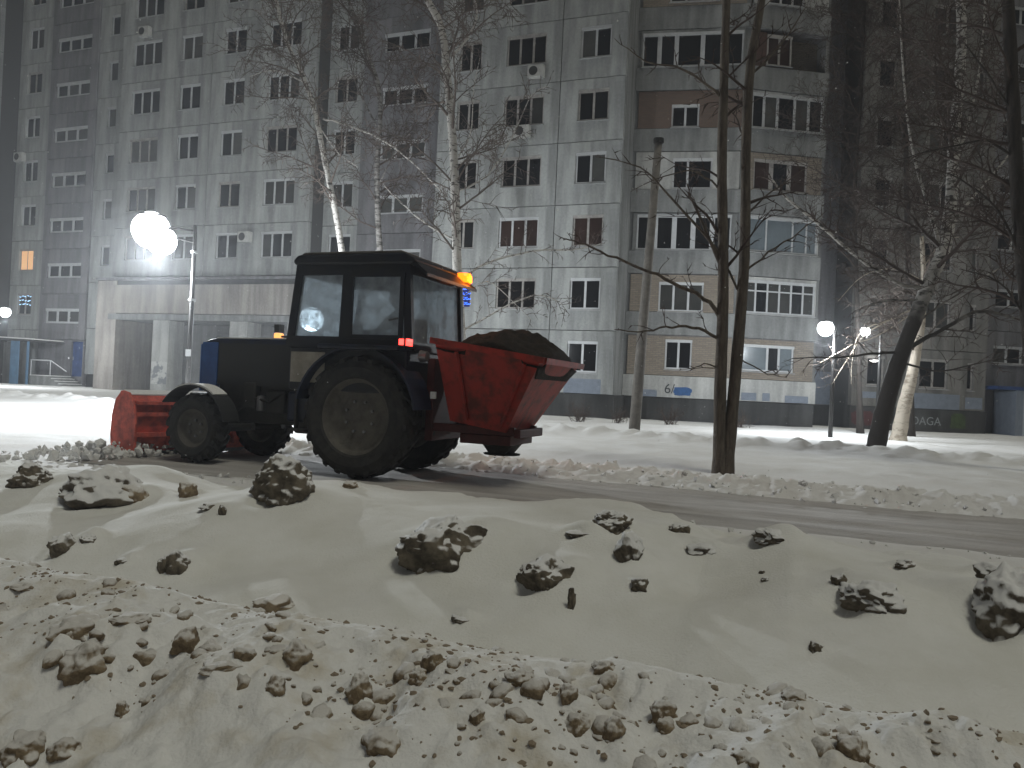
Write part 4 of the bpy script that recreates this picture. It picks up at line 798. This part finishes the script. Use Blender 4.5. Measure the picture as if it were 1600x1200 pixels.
obj('cross_rail', MB().box(.90, .98, -.69, .69, 2.48, 2.64).mesh('c'), M_CAB, cab); obj('cross_rail', MB().box(-.6, -.52, -.69, .69, 2.50, 2.64).mesh('c'), M_CAB, cab)
obj('cross_rail', MB().box(1.0, 1.08, -.69, .69, 1.58, 1.72).mesh('c'), M_CAB, cab); obj('cross_rail', MB().box(-.68, -.6, -.69, .69, 1.58, 1.68).mesh('c'), M_CAB, cab)
rf = obj('roof', MB().prism([(-.66, 2.60), (1.02, 2.61), (1.05, 2.66), (.98, 2.735), (-.54, 2.74), (-.68, 2.67)], 'y', -.775, .775).mesh('roof'), M_CAB, tr, bevel=.04)
obj('roof_top', MB().prism([(-.54, 2.742), (.97, 2.737), (.92, 2.775), (-.46, 2.78)], 'y', -.72, .72).mesh('rt'), M_ROOF, rf, bevel=.015)
obj('rear_visor', MB().prism([(-.64, 2.60), (-.62, 2.69), (-.84, 2.50), (-.84, 2.46)], 'y', -.74, .74).mesh('rv'), M_CAB, rf)
def pane4(pts, name='window_pane', parent=cab):
    c = [Vector(p) for p in pts]; nrm = (c[1] - c[0]).cross(c[2] - c[0]).normalized() * .004; mb = MB(); mb.v = [tuple(p + nrm) for p in c] + [tuple(p - nrm) for p in c]
    mb.f = [(0, 1, 2, 3), (7, 6, 5, 4), (0, 4, 5, 1), (1, 5, 6, 2), (2, 6, 7, 3), (3, 7, 4, 0)]; return obj(name, mb.mesh('pane'), M_CGLASS, parent)
for y in (.72, -.72):
    pane4([(.33, y, 1.72), (1.01, y, 1.72), (.91, y, 2.48), (.30, y, 2.48)])
    pane4([(-.58, y, 1.72), (.21, y, 1.72), (.18, y, 2.48), (-.52, y, 2.48)])
pane4([(1.05, -.68, 1.72), (1.05, .68, 1.72), (.95, .68, 2.48), (.95, -.68, 2.48)]); pane4([(-.63, .68, 1.68), (-.63, -.68, 1.68), (-.57, -.68, 2.5), (-.57, .68, 2.5)])
obj('lower_panel', MB().box(.52, 1.02, .742, .752, 1.14, 1.52).mesh('lp'), mat('lower_pane', (.34, .31, .26), .4, col2=(.16, .145, .12), scale=3), cab)
dr = obj('door_frame', MB().box(-.56, .2, .757, .772, 1.70, 1.75).box(-.56, .2, .757, .772, 2.45, 2.5).box(-.56, -.5, .757, .772, 1.75, 2.45).box(.14, .2, .757, .772, 1.75, 2.45).mesh('df'), M_CAB, cab)
obj('handle', MB().tube([(-.38, .79, 1.93), (-.50, .79, 1.95)], .014, 6).mesh('dh'), M_STEEL, dr)
# interior
obj('seat', MB().box(-.32, .16, -.25, .25, 1.38, 1.50).box(-.40, -.28, -.24, .24, 1.50, 2.02).mesh('seat'), M_SEAT, tr, bevel=.05)
sw = obj('steering_wheel', MB().tube([(.62 + .19 * math.sin(t) * .5, .19 * math.cos(t), 1.78 - .19 * math.sin(t) * .85) for t in [i * math.pi / 10 for i in range(21)]], .016, 8, cap=False).mesh('sw'), M_SEAT, tr); obj('column', MB().tube([(.62, 0, 1.78), (.85, 0, 1.35)], .03, 8).mesh('c'), M_SEAT, sw)
obj('dashboard', MB().prism([(.80, 1.3), (1.02, 1.3), (1.02, 1.76), (.86, 1.74)], 'y', -.45, .45).mesh('d'), M_SEAT, tr)
# fenders
def arc(cx, cz, R, t0, t1, n, y0, y1, th_, drop=0.0):
    mb = MB()
    for i in range(n):
        a0 = t0 + (t1 - t0) * i / n; a1 = t0 + (t1 - t0) * (i + 1) / n
        P = [(cx + r * math.cos(a), cz + r * math.sin(a)) for (r, a) in ((R, a0), (R + th_, a0), (R + th_, a1), (R, a1))]
        mb.prism(P, 'y', y0, y1)
    b = mb.mesh('arc'); bm = bmesh.new(); bm.from_mesh(b); bmesh.ops.remove_doubles(bm, verts=bm.verts, dist=1e-4); bm.to_mesh(b); bm.free(); return b
for sd in (1, -1):
    y0, y1 = sorted((sd * .42, sd * .90))
    fd = obj('rear_fender', arc(0, .76, .82, math.radians(12), math.radians(172), 18, y0, y1, .025), M_TBLUE, tr)
    obj('fender_top', MB().box(-.60, .52, *sorted((sd * .40, sd * .93)), 1.56, 1.62).mesh('ft'), M_TBLUE, fd, bevel=.02)
    tl = obj('tail_light', MB().box(-.72, -.62, *sorted((sd * .82, sd * .98)), 1.61, 1.71).mesh('tl'), M_DARK, tr, bevel=.01)
    obj('lens', MB().box(-.735, -.721, *sorted((sd * .83, sd * .97)), 1.62, 1.70).box(-.70, -.64, *sorted((sd * .981, sd * .99)), 1.625, 1.695).mesh('l'), mat('red_lens', (.6, .02, .02), .3, emit=(1.0, .05, .04), estr=5.0 if sd > 0 else 0.0) if sd > 0 else mat('red_lens_off', (.3, .01, .01), .3), tl)
    f2 = obj('front_fender', arc(WB, .46, .56, math.radians(35), math.radians(168), 12, *sorted((sd * .55, sd * .86)), .015), M_PANEL, tr)
    obj('snow_cover', arc(WB, .46, .576, math.radians(62), math.radians(128), 8, *sorted((sd * .58, sd * .84)), .02), M_SNOW, f2)
# lamps on the cab
be = obj('beacon', MB().box(-.78, -.64, -.62, -.50, 2.50, 2.56).tube([(-.58, -.56, 2.55), (-.71, -.56, 2.52)], .02, 6).mesh('b'), M_DARK, tr)
obj('lens', MB().lathe([(.10, .561), (.115, .57), (.11, .65), (.09, .69), (0, .70)], (-.72, -.56, 2.0), 'z', 16).mesh('l'), mat('amber_lens', (.9, .25, .02), .3, emit=(1.0, .17, .006), estr=3.2), be)
ldb = bpy.data.lights.new('beacon_light', 'POINT'); ldb.energy = 8; ldb.color = (1, .3, .03); ldb.shadow_soft_size = .08; lob = bpy.data.objects.new('beacon_light', ldb); link(lob, be); lob.location = (-.90, -.56, 2.62)
ti = obj('turn_signal', MB().tube([(1.05, -.72, 1.78), (2.35, -.78, 1.80)], .018, 6).box(2.35, 2.44, -.84, -.72, 1.86, 1.98).mesh('t'), M_DARK, tr)
obj('lens', MB().box(2.345, 2.445, -.845, -.715, 1.735, 1.85).mesh('l'), mat('orange_lens', (.9, .35, .1), .3, emit=(1.0, .42, .12), estr=1.6), ti, bevel=.02)
obj('mirror_arm', MB().tube([(1.0, .74, 2.2), (1.35, .95, 2.25)], .012, 6).mesh('m'), M_DARK, tr) if False else None
obj('work_light', MB().lathe([(0, -.05), (.06, -.05), (.075, .04), (0, .045)], (-.72, .5, 1.52), 'x', 16).mesh('wl'), M_STEEL, tr)
# front blade
bl = obj('front_blade', MB().prism([(0, .06), (.05, .02), (-.06, .22), (-.10, .45), (-.07, .68), (.06, .90), (.16, .97), (.14, 1.0), (.0, .93), (-.12, .70), (-.15, .45), (-.11, .20), (-.03, .05)][::-1], 'y', -1.15, 1.15).mesh('blade'), M_RED2, tr, (3.38, -.20, .02), (0, 0, math.radians(-14)))
bl.scale = (1, .92, .88)
for z, w in ((.30, .06), (.62, .06), (.80, .05)): obj('rib', MB().box(-.22, -.11 if z < .7 else -.06, -1.12, 1.12, z, z + w).mesh('rib'), M_RED2, bl)
for y in (-1.13, -.55, 0, .55, 1.12): obj('stiffener', MB().prism([(-.24, .15), (-.10, .15), (-.10, .72), (-.02, .88), (-.14, .86), (-.24, .6)], 'y', y - .012, y + .012).mesh('sf'), M_RED2, bl)
for y in (1.155, -1.155):
    ep = [(-.26, .04), (.28, .04), (.32, .30), (.30, .62), (.22, .86), (.08, .99), (-.08, .97), (-.22, .80), (-.28, .5)]
    obj('end_plate', MB().prism(ep, 'y', y - .012, y + .012).mesh('ep'), M_RED2, bl); obj('plate_rim', MB().tube([(p, y, q) for p, q in ep[1:]], .022, 6).mesh('pr'), M_RED2, bl)
obj('cutting_edge', MB().box(-.02, .06, -1.16, 1.16, -.01, .055).mesh('ce'), M_STEEL, bl)
obj('snow_cover', MB().prism([(-.0, .94), (.15, 1.005), (.14, 1.02), (.0, .96)], 'y', -1.1, 1.1).mesh('sc'), M_SNOW, bl)
pf = obj('push_frame', MB().tube([(1.9, .32, .5), (2.9, .30, .42), (3.2, .28, .38)], .05, 8).tube([(1.9, -.32, .5), (2.9, -.30, .42), (3.2, -.28, .38)], .05, 8).box(2.95, 3.05, -.5, .5, .35, .5).mesh('pf'), M_DIRT, tr)
for y in (.2, -.2): obj('ram', MB().tube([(2.85, y, .8), (3.2, y * 2, .55)], .03, 8).mesh('r'), M_STEEL, pf)
# rear spreader hopper
TILT = Matrix.Translation((-1.0, 0, 1.1)) @ Matrix.Rotation(math.radians(-7), 4, 'Y') @ Matrix.Translation((1.0, 0, -1.1))
def hopper_mesh(x0, x1, yw, zt, bx0, bx1, byw, zb, th_):
    o_ = [(x0, -yw, zt), (x1, -yw, zt), (x1, yw, zt), (x0, yw, zt), (bx0, -byw, zb), (bx1, -byw, zb), (bx1, byw, zb), (bx0, byw, zb)]
    i_ = [(p[0] + (th_ if p[0] < -1.6 else -th_), p[1] * (1 - th_ / yw), p[2] + (0 if k < 4 else th_)) for k, p in enumerate(o_)]
    mb = MB(); mb.v = [tuple(Vector(p)) for p in o_ + i_]
    for k in range(4):
        j = (k + 1) % 4; mb.f += [(k, j, 4 + j, 4 + k), (8 + k, 12 + k, 12 + j, 8 + j), (k, 8 + k, 8 + j, j)]
    mb.f += [(4, 5, 6, 7), (12, 15, 14, 13)]; return mb.mesh('hopper')
hp = obj('hopper', hopper_mesh(-2.34, -1.0, .80, 1.72, -1.95, -1.22, .45, .78, .02), M_RED, tr)
hp.rotation_euler = (0, math.radians(-8), 0); hp.location = Vector((-1.0, 0, 1.72)) - Matrix.Rotation(math.radians(-8), 3, 'Y') @ Vector((-1.0, 0, 1.72))
for y in (.82, -.82): obj('rim_rail', MB().box(-2.38, -.97, y - .03, y + .03, 1.66, 1.73).mesh('rr'), M_RED, hp)
for x in (-2.37, -.98): obj('rim_rail', MB().box(x - .03, x + .03, -.79, .79, 1.66, 1.73).mesh('rr'), M_RED, hp)
obj('rib', MB().tube([(-1.3, .79, 1.62), (-1.45, .50, .84)], .025, 6).mesh('rb'), M_RED, hp); obj('rib', MB().tube([(-2.15, .79, 1.62), (-1.88, .50, .84)], .025, 6).mesh('rb'), M_RED, hp)
obj('hopper_frame', MB().box(-1.9, -.75, .34, .42, .62, .72).box(-1.9, -.75, -.42, -.34, .62, .72).box(-.85, -.75, -.45, .45, .5, 1.5).box(-1.98, -1.9, -.42, .42, .6, .7).box(-1.85, -1.2, -.4, .4, .50, .615).mesh('hf'), mat('frame_dark_red', (.08, .012, .011), .6, var=.5, scale=5), tr, bevel=.01)
obj('spreader_disc', MB().lathe([(0, .36), (.22, .36), (.23, .375), (.06, .40), (.06, .5), (0, .5)], (-1.6, .0, 0), 'z', 24).mesh('sd'), M_DIRT, tr)
obj('chute', MB().prism([(-1.8, .5), (-1.4, .5), (-1.5, .38), (-1.7, .38)], 'y', -.18, .18).mesh('ch'), M_DIRT, tr)
obj('linkage', MB().tube([(-.2, .35, .55), (-.85, .4, .6)], .04, 8).tube([(-.2, -.35, .55), (-.85, -.4, .6)], .04, 8).tube([(-.3, 0, 1.05), (-.8, 0, 1.35)], .035, 8).mesh('lk'), M_DIRT, tr)
obj('reflector', MB().box(-1.06, -1.0, .80, .84, 1.02, 1.1).mesh('rf'), M_FRAME, tr)
# sand in the hopper
def heap():
    n = 40; xs = np.linspace(-2.32, -1.02, n); ys = np.linspace(-.78, .78, n); mb = MB()
    X, Yg = np.meshgrid(xs, ys, indexing='ij'); d = np.clip(1 - np.maximum(np.abs((X + 1.67) / .69), np.abs(Yg / .82)), 0, 1)
    rr = np.clip(1 - np.sqrt(((X + 1.75) / .72) ** 2 + (Yg / .9) ** 2), 0, 1)
    Z = 1.60 - .02 + .05 * (d > .02) + .40 * np.sqrt(rr) + .09 * fbm(X * 4, Yg * 4, 5, 61, .6) * np.clip(d * 4, 0, 1)
    for i in range(n):
        for j in range(n): mb.v.append((X[i, j] + 1.8, Yg[i, j], Z[i, j] - 1.5))
    for i in range(n - 1):
        for j in range(n - 1): mb.f.append((i * n + j, (i + 1) * n + j, (i + 1) * n + j + 1, i * n + j + 1))
    k = len(mb.v); ring = [i * n for i in range(n)] + [(n - 1) * n + j for j in range(1, n)] + [i * n + n - 1 for i in range(n - 2, -1, -1)] + [j for j in range(n - 2, 0, -1)]
    for q in ring: v = mb.v[q]; mb.v.append((v[0] * .86, v[1] * .80, -.03))
    for q in range(len(ring)): mb.f.append((ring[q], k + q, k + (q + 1) % len(ring), ring[(q + 1) % len(ring)]))
    mb.f.append(tuple(range(k + len(ring) - 1, k - 1, -1))); return mb.mesh('heap')
Mt = Matrix.Translation(TR0) @ Matrix.Rotation(TRZ, 4, 'Z') @ Matrix.Translation(hp.location) @ Matrix.Rotation(math.radians(-8), 4, 'Y')
sh = obj('sand_heap', heap(), mat('wet_sand', (0.028, 0.019, 0.013), .9, col2=(.012, .009, .007), scale=9, bump=.9, bscale=45), None)
sh.matrix_world = Mt @ Matrix.Translation((-1.8, 0, 1.5)); tag(sh, 'heap of dark brown sand piled in the red hopper', 'sand heap')
for p_ in sh.data.polygons: p_.use_smooth = True

# driver: one continuous body grown from a skeleton
def driver():
    J = dict(pelvis=(-.10, 0, 1.56), spine=(-.14, 0, 1.78), chest=(-.13, 0, 1.98), neck=(-.10, 0, 2.13), head0=(-.06, 0, 2.21), head1=(-.05, 0, 2.30), head2=(-.06, 0, 2.37),
             shl=(-.12, .17, 2.03), ell=(.10, .25, 1.80), wrl=(.36, .17, 1.82), hal=(.46, .14, 1.84), shr=(-.12, -.17, 2.03), elr=(.10, -.25, 1.80), wrr=(.36, -.17, 1.82), har=(.46, -.14, 1.84),
             hil=(-.04, .11, 1.54), knl=(.42, .14, 1.56), anl=(.52, .14, 1.16), tol=(.68, .14, 1.12), hir=(-.04, -.11, 1.54), knr=(.42, -.14, 1.56), anr=(.52, -.14, 1.16), tor=(.68, -.14, 1.12))
    R_ = dict(pelvis=.15, spine=.145, chest=.16, neck=.06, head0=.085, head1=.10, head2=.075, shl=.085, ell=.06, wrl=.042, hal=.045, shr=.085, elr=.06, wrr=.042, har=.045, hil=.10, knl=.075, anl=.055, tol=.045, hir=.10, knr=.075, anr=.055, tor=.045)
    E_ = [('pelvis', 'spine'), ('spine', 'chest'), ('chest', 'neck'), ('neck', 'head0'), ('head0', 'head1'), ('head1', 'head2'), ('chest', 'shl'), ('shl', 'ell'), ('ell', 'wrl'), ('wrl', 'hal'), ('chest', 'shr'), ('shr', 'elr'), ('elr', 'wrr'), ('wrr', 'har'), ('pelvis', 'hil'), ('hil', 'knl'), ('knl', 'anl'), ('anl', 'tol'), ('pelvis', 'hir'), ('hir', 'knr'), ('knr', 'anr'), ('anr', 'tor')]
    k = list(J); base = Vector((-.1, 0, 1.5)); me = bpy.data.meshes.new('person'); me.from_pydata([tuple(Vector(J[q]) - base) for q in k], [(k.index(a), k.index(b)) for a, b in E_], [])
    o = bpy.data.objects.new('person', me); link(o); sk = o.modifiers.new('skin', 'SKIN'); sub = o.modifiers.new('sub', 'SUBSURF'); sub.levels = sub.render_levels = 2
    for i, q in enumerate(k): me.skin_vertices[0].data[i].radius = (R_[q], R_[q]); me.skin_vertices[0].data[i].use_root = (q == 'pelvis')
    me.materials.append(mat('dark_jacket', (.015, .016, .02), .85, var=.3, scale=6))
    o.matrix_world = Matrix.Translation(TR0) @ Matrix.Rotation(TRZ, 4, 'Z') @ Matrix.Translation(base)
    tag(o, 'driver in a dark jacket and cap seated at the wheel inside the cab', 'person')
    sk_ = mat('skin', (.28, .17, .12), .6)
    hd = MB().lathe([(0, -.125), (.05, -.115), (.078, -.06), (.085, .0), (.08, .06), (.055, .10), (0, .115)], (0, 0, 0), 'z', 16).mesh('head')
    f = obj('head', hd, sk_, o, Vector((-.035, 0, 2.285)) - base, smooth=True); f.scale = (1.12, .92, 1.0)
    obj('nose', MB().prism([(0, -.03), (.03, -.025), (.005, .03)], 'y', -.012, .012).mesh('n'), sk_, f, (.08, 0, 0)); 
    for y in (.032, -.032): obj('eye', MB().lathe([(0, -.008), (.010, -.004), (.010, .004), (0, .008)], (0, 0, 0), 'x', 8).mesh('e'), M_SEAT, f, (.078, y, .015))
    obj('mouth', MB().box(0, .006, -.022, .022, -.004, .004).mesh('m'), mat('lips', (.2, .08, .07), .6), f, (.075, 0, -.055))
    for y in (.084, -.084): obj('ear', MB().lathe([(0, -.006), (.025, -.004), (.025, .004), (0, .006)], (0, 0, 0), 'y', 10).mesh('e'), sk_, f, (0, y, 0))
    obj('cap', MB().lathe([(.092, .03), (.098, .06), (.08, .12), (0, .14)], (0, 0, 0), 'z', 16).mesh('cap'), M_SEAT, f)
    for s_ in (1, -1):
        for i in range(4): obj('finger', MB().tube([(0, 0, 0), (.04, 0, -.01), (.05, 0, -.045), (.02, 0, -.06)], [.011, .010, .009, .008], 6).mesh('f'), M_SEAT, o, Vector((.49, s_ * (.10 + .023 * i), 1.845)) - base)
        obj('thumb', MB().tube([(0, 0, 0), (.03, -.02 * s_, .01), (.06, -.025 * s_, -.01)], [.013, .011, .009], 6).mesh('t'), M_SEAT, o, Vector((.44, s_ * .10, 1.85)) - base)
driver()

# ------------------------------------------------------------------ clods of dirty snow
M_CL = snow_topped('clod_dark', (0.20, 0.17, 0.125), (0.055, 0.046, 0.035), lo=.46, hi=.70, scale=1.3, amt=.22)
M_CLB = snow_topped('clod_brown', (0.34, 0.265, 0.17), (0.15, 0.11, 0.07), snow=(.72, .70, .66), lo=.28, hi=.75, scale=1.6, amt=.45)
M_CLS = snow_topped('clod_snowy', (0.20, 0.17, 0.13), (0.06, 0.05, 0.04), lo=.02, hi=.30, scale=1.2, amt=.22)
def clod_mesh(seed, sub, rough=.35, freq=1.6, blocky=.5):
    bm = bmesh.new(); bmesh.ops.create_icosphere(bm, subdivisions=sub, radius=1.0); off = Vector((seed * 3.7, seed * 1.3, -seed * 2.1)); r = random.Random(seed)
    cuts = [(Vector((r.gauss(0, 1), r.gauss(0, 1), r.gauss(0, 1))).normalized(), r.uniform(.62, .9)) for _ in range(9)]
    for v in bm.verts:
        n = v.co.normalized(); p = n.copy()
        for (c, h) in cuts:
            d = p.dot(c)
            if d > h: p -= c * (d - h) * blocky * 1.6
        k = mnoise.fractal(n * freq + off, .9, 2.0, 3) * rough + abs(mnoise.noise(n * freq * 3.1 + off)) * rough * .55 + (mnoise.noise(n * freq * 6 + off) * rough * .12 if sub > 3 else 0)
        v.co = p * (1 + k)
    me = bpy.data.meshes.new('clod'); bm.to_mesh(me); bm.free(); me.polygons.foreach_set('use_smooth', [True] * len(me.polygons)); return me
def place_clod(px, py, w, h, kind, label, i, group, sub=4, sink=.14, mats=None, name='snow_clod'):
    p = hit(px, py + h * .40)
    if p is None: return
    Y = p.y; sx = w * Y / F_PX / 2; sz = h * Y / F_PX / 2; c = at(px, py + h * sink, Y + sx * .62)
    me = clod_mesh(100 + i, sub, rough=.30, freq=1.5); o = obj(name, me, (mats or [M_CL, M_CLB, M_CLS])[kind], None, c, (0, 0, RNG.uniform(-.4, .4)))
    o.scale = (sx * .95, sx * .85, sz * 1.08); return tag(o, label, 'snow clod', group)
for i, (px, py, w, h, k, lb) in enumerate(BIG): place_clod(px, py, w, h, k, lb, i, 'clods on the far snow bank', sub=5 if w > 60 else 4)
for i, (px, py, w, h, lb) in enumerate(NEARB): place_clod(px, py, w, h, 1, lb, 60 + i, 'lumps on the near snow bank', sub=4, sink=.12)
NB = []
for o_ in COL.objects:
    if o_.name.startswith('snow_clod') and o_.get('group') == 'lumps on the near snow bank': NB.append(w2ab(o_.location))
rg = random.Random(77); SM = [clod_mesh(200 + i, 2, rough=.4, freq=1.4) for i in range(12)]
for m_ in SM: m_.materials.append(M_CLB)
cnt = 0; CRUMBS = []
while cnt < 270:
    a = rg.uniform(-2.75, .58); b = 1.55 + .52 * rg.random() ** .75
    if rg.random() < .55 and NB: q_ = rg.choice(NB); a = q_[0] + rg.gauss(0, .10); b = q_[1] + rg.gauss(0, .07)
    if not (1.5 < b < 2.15 and -2.8 < a < .62): continue
    if float(fbm(np.array(a * 1.7), np.array(b * 2.2), 2, 71)) < -.05 and rg.random() < .7: continue
    p = ab2w(a, b, float(near_h(a, b))); r = .007 + .026 * rg.random() ** 2.0
    o = obj('snow_crumb', rg.choice(SM), None, None, p + Vector((0, 0, -r * .3)), (rg.uniform(-.6, .6), rg.uniform(-.6, .6), rg.uniform(0, 6.28))); o.scale = (r * rg.uniform(.8, 1.5), r * rg.uniform(.7, 1.1), r * rg.uniform(.6, 1.0))
    CRUMBS.append(o); cnt += 1
def proj(p):
    v = Vector(p) - Vector((0, 0, CAM_Z)); v = Matrix.Rotation(-PITCH, 3, 'X') @ v; u, z = v.x / v.y, v.z / v.y
    return 800 + F_PX * (u * math.cos(ROLL) + z * math.sin(ROLL)), 600 - F_PX * (z * math.cos(ROLL) - u * math.sin(ROLL))
NICK = ['broad crest lump', 'round brown lump left of centre', 'large tan lump at lower left', 'upright tan lump', 'brown lump under the upright lump', 'dark cluster lump at the bottom', 'tan lump just under the crest', 'pale round lump', 'tan crest lump at right', 'ball-like lump at lower right', 'long flat tan lump', 'round lump with a dark wing', 'small grey-brown middle lump', 'pale crusted slab', 'flat slab by the left edge', 'dark knobbly lump', 'slanting ridge-like lump', 'lower left corner lump', 'double lump near the corner', 'neat oval crumb', 'lump cluster on the lower slope', 'lump below the round brown lump', 'crumbly brown lump', 'crumbly tan lump', 'bottom edge lump right of centre', 'brown crumb below the middle', 'slanting streak of a lump']
ORD = ['nearest', 'second nearest', 'third nearest', 'fourth nearest', 'fifth nearest', 'sixth nearest', 'seventh nearest', 'eighth nearest', 'ninth nearest', 'tenth nearest', 'eleventh nearest', 'twelfth nearest', 'thirteenth nearest', 'fourteenth nearest', 'fifteenth nearest']
SECT = {}
for o in CRUMBS:
    x, y = proj(o.location); n_ = min(range(len(NEARB)), key=lambda q: (NEARB[q][0] - x) ** 2 + (NEARB[q][1] - y) ** 2); dx, dy = x - NEARB[n_][0], y - NEARB[n_][1]
    dr_ = ('to the right of' if dx > 0 else 'to the left of') if abs(dx) > abs(dy) else ('below' if dy > 0 else 'above'); SECT.setdefault((n_, dr_), []).append((dx * dx + dy * dy, o.name, o))
for (n_, dr_), L_ in SECT.items():
    for q, (_, _, o) in enumerate(sorted(L_)): tag(o, 'brown crumb %s %s the %s' % (ORD[min(q, 14)], dr_, NICK[n_]), 'snow crumb', 'brown crumbs strewn over the near snow bank')
bmi = bmesh.new(); bmesh.ops.create_icosphere(bmi, subdivisions=1, radius=1.0); ICO_V = np.array([v.co[:] for v in bmi.verts]); bmi.verts.index_update(); ICO_F = [tuple(v.index for v in f.verts) for f in bmi.faces]; bmi.free()
mb = MB(); npr = np.random.default_rng(3)
for i in range(1500):
    a = rg.uniform(-2.9, .7); b = 1.45 + .65 * rg.random() ** .8
    if float(fbm(np.array(a * 2.3), np.array(b * 3), 2, 73)) < -.02 and rg.random() < .75: continue
    r = .0022 + .0075 * rg.random() ** 2.2; p = ab2w(a, b, float(near_h(a, b)) - r * .1); n0 = len(mb.v)
    q = ICO_V * (r * (1 + .35 * npr.standard_normal((len(ICO_V), 1)).clip(-1, 1))) * np.array([rg.uniform(.8, 1.5), rg.uniform(.8, 1.3), .8]) + np.array(p)
    mb.v += [tuple(v) for v in q]; mb.f += [tuple(n0 + k for k in f) for f in ICO_F]
tag(obj('grit', mb.mesh('grit', fix=False), mat('grit', (.26, .21, .15), .9)), 'fine brown grit sprinkled over the near snow bank', kind='stuff')
# churned snow chunks by the wheels and the ploughed strip
mb = MB()
for i in range(900):
    a = rg.uniform(-10.5, 3.0); b = rg.choice((rg.gauss(7.15, .25), rg.gauss(10.2, .4), rg.gauss(9.75, .15))); p = ab2w(a, b, surf_h(a, b)); r = .012 + .04 * rg.random() ** 2.8; n0 = len(mb.v)
    if a > -4 and b < 7.6 and rg.random() < .6: continue
    q = [Vector((rg.gauss(0, 1), rg.gauss(0, 1), rg.gauss(0, 1))).normalized() * r for _ in range(8)]
    c = bmesh.new()
    for v in q: c.verts.new(p + v + Vector((0, 0, r * .3)))
    try:
        bmesh.ops.convex_hull(c, input=c.verts)
        c.verts.index_update()
        vs_ = [v for v in c.verts if v.link_faces]; ix = {v: n0 + k for k, v in enumerate(vs_)}; mb.v += [tuple(v.co) for v in vs_]; mb.f += [tuple(ix[v] for v in f.verts) for f in c.faces]
    finally: c.free()
for i in range(420):
    a = -8.3 - abs(rg.gauss(0, .55)); b = rg.gauss(8.0, .75); r = .012 + .06 * rg.random() ** 2.2; p = ab2w(a, b, .03 + max(0, .22 - .35 * abs(a + 8.6)) * rg.random()); n0 = len(mb.v)
    q = ICO_V * (r * (1 + .4 * npr.standard_normal((len(ICO_V), 1)).clip(-1, 1))) + np.array(p); mb.v += [tuple(v) for v in q]; mb.f += [tuple(n0 + k_ for k_ in f) for f in ICO_F]
tag(obj('churned_snow', mb.mesh('churn', fix=False), M_SNOW), 'broken snow chunks thrown up along both sides of the ploughed path', kind='stuff')
# falling snow
mb = MB(); rg = random.Random(5)
for i in range(900):
    Y = rg.uniform(6, 30); u = rg.uniform(-.75, .75); p = Vector((u * Y, Y, rg.uniform(.3, 9))); r = rg.uniform(.005, .010); n0 = len(mb.v)
    mb.v += [tuple(p + Vector(q) * r) for q in ((1, 0, -.5), (-.5, .87, -.5), (-.5, -.87, -.5), (0, 0, 1))]; mb.f += [(n0, n0 + 2, n0 + 1), (n0, n0 + 1, n0 + 3), (n0 + 1, n0 + 2, n0 + 3), (n0 + 2, n0, n0 + 3)]
tag(obj('falling_snow', mb.mesh('flakes', fix=False), M_SNOW), 'sparse snowflakes drifting in the lamp light', kind='stuff')

# ------------------------------------------------------------------ snowy night air
hz = obj('haze', MB().box(-200, 200, -160, 240, -1.2, 27.2).mesh('haze'), None)
mh = bpy.data.materials.new('haze'); mh.use_nodes = True; mh.node_tree.nodes.clear()
pv = mh.node_tree.nodes.new('ShaderNodeVolumePrincipled'); ov = mh.node_tree.nodes.new('ShaderNodeOutputMaterial'); pv.inputs['Color'].default_value = (.92, .95, 1, 1); pv.inputs['Density'].default_value = 0.0020; pv.inputs['Anisotropy'].default_value = 0.5
mh.node_tree.links.new(pv.outputs[0], ov.inputs['Volume']); hz.data.materials.append(mh); tag(hz, 'thin haze of fine snow in the night air', kind='stuff')
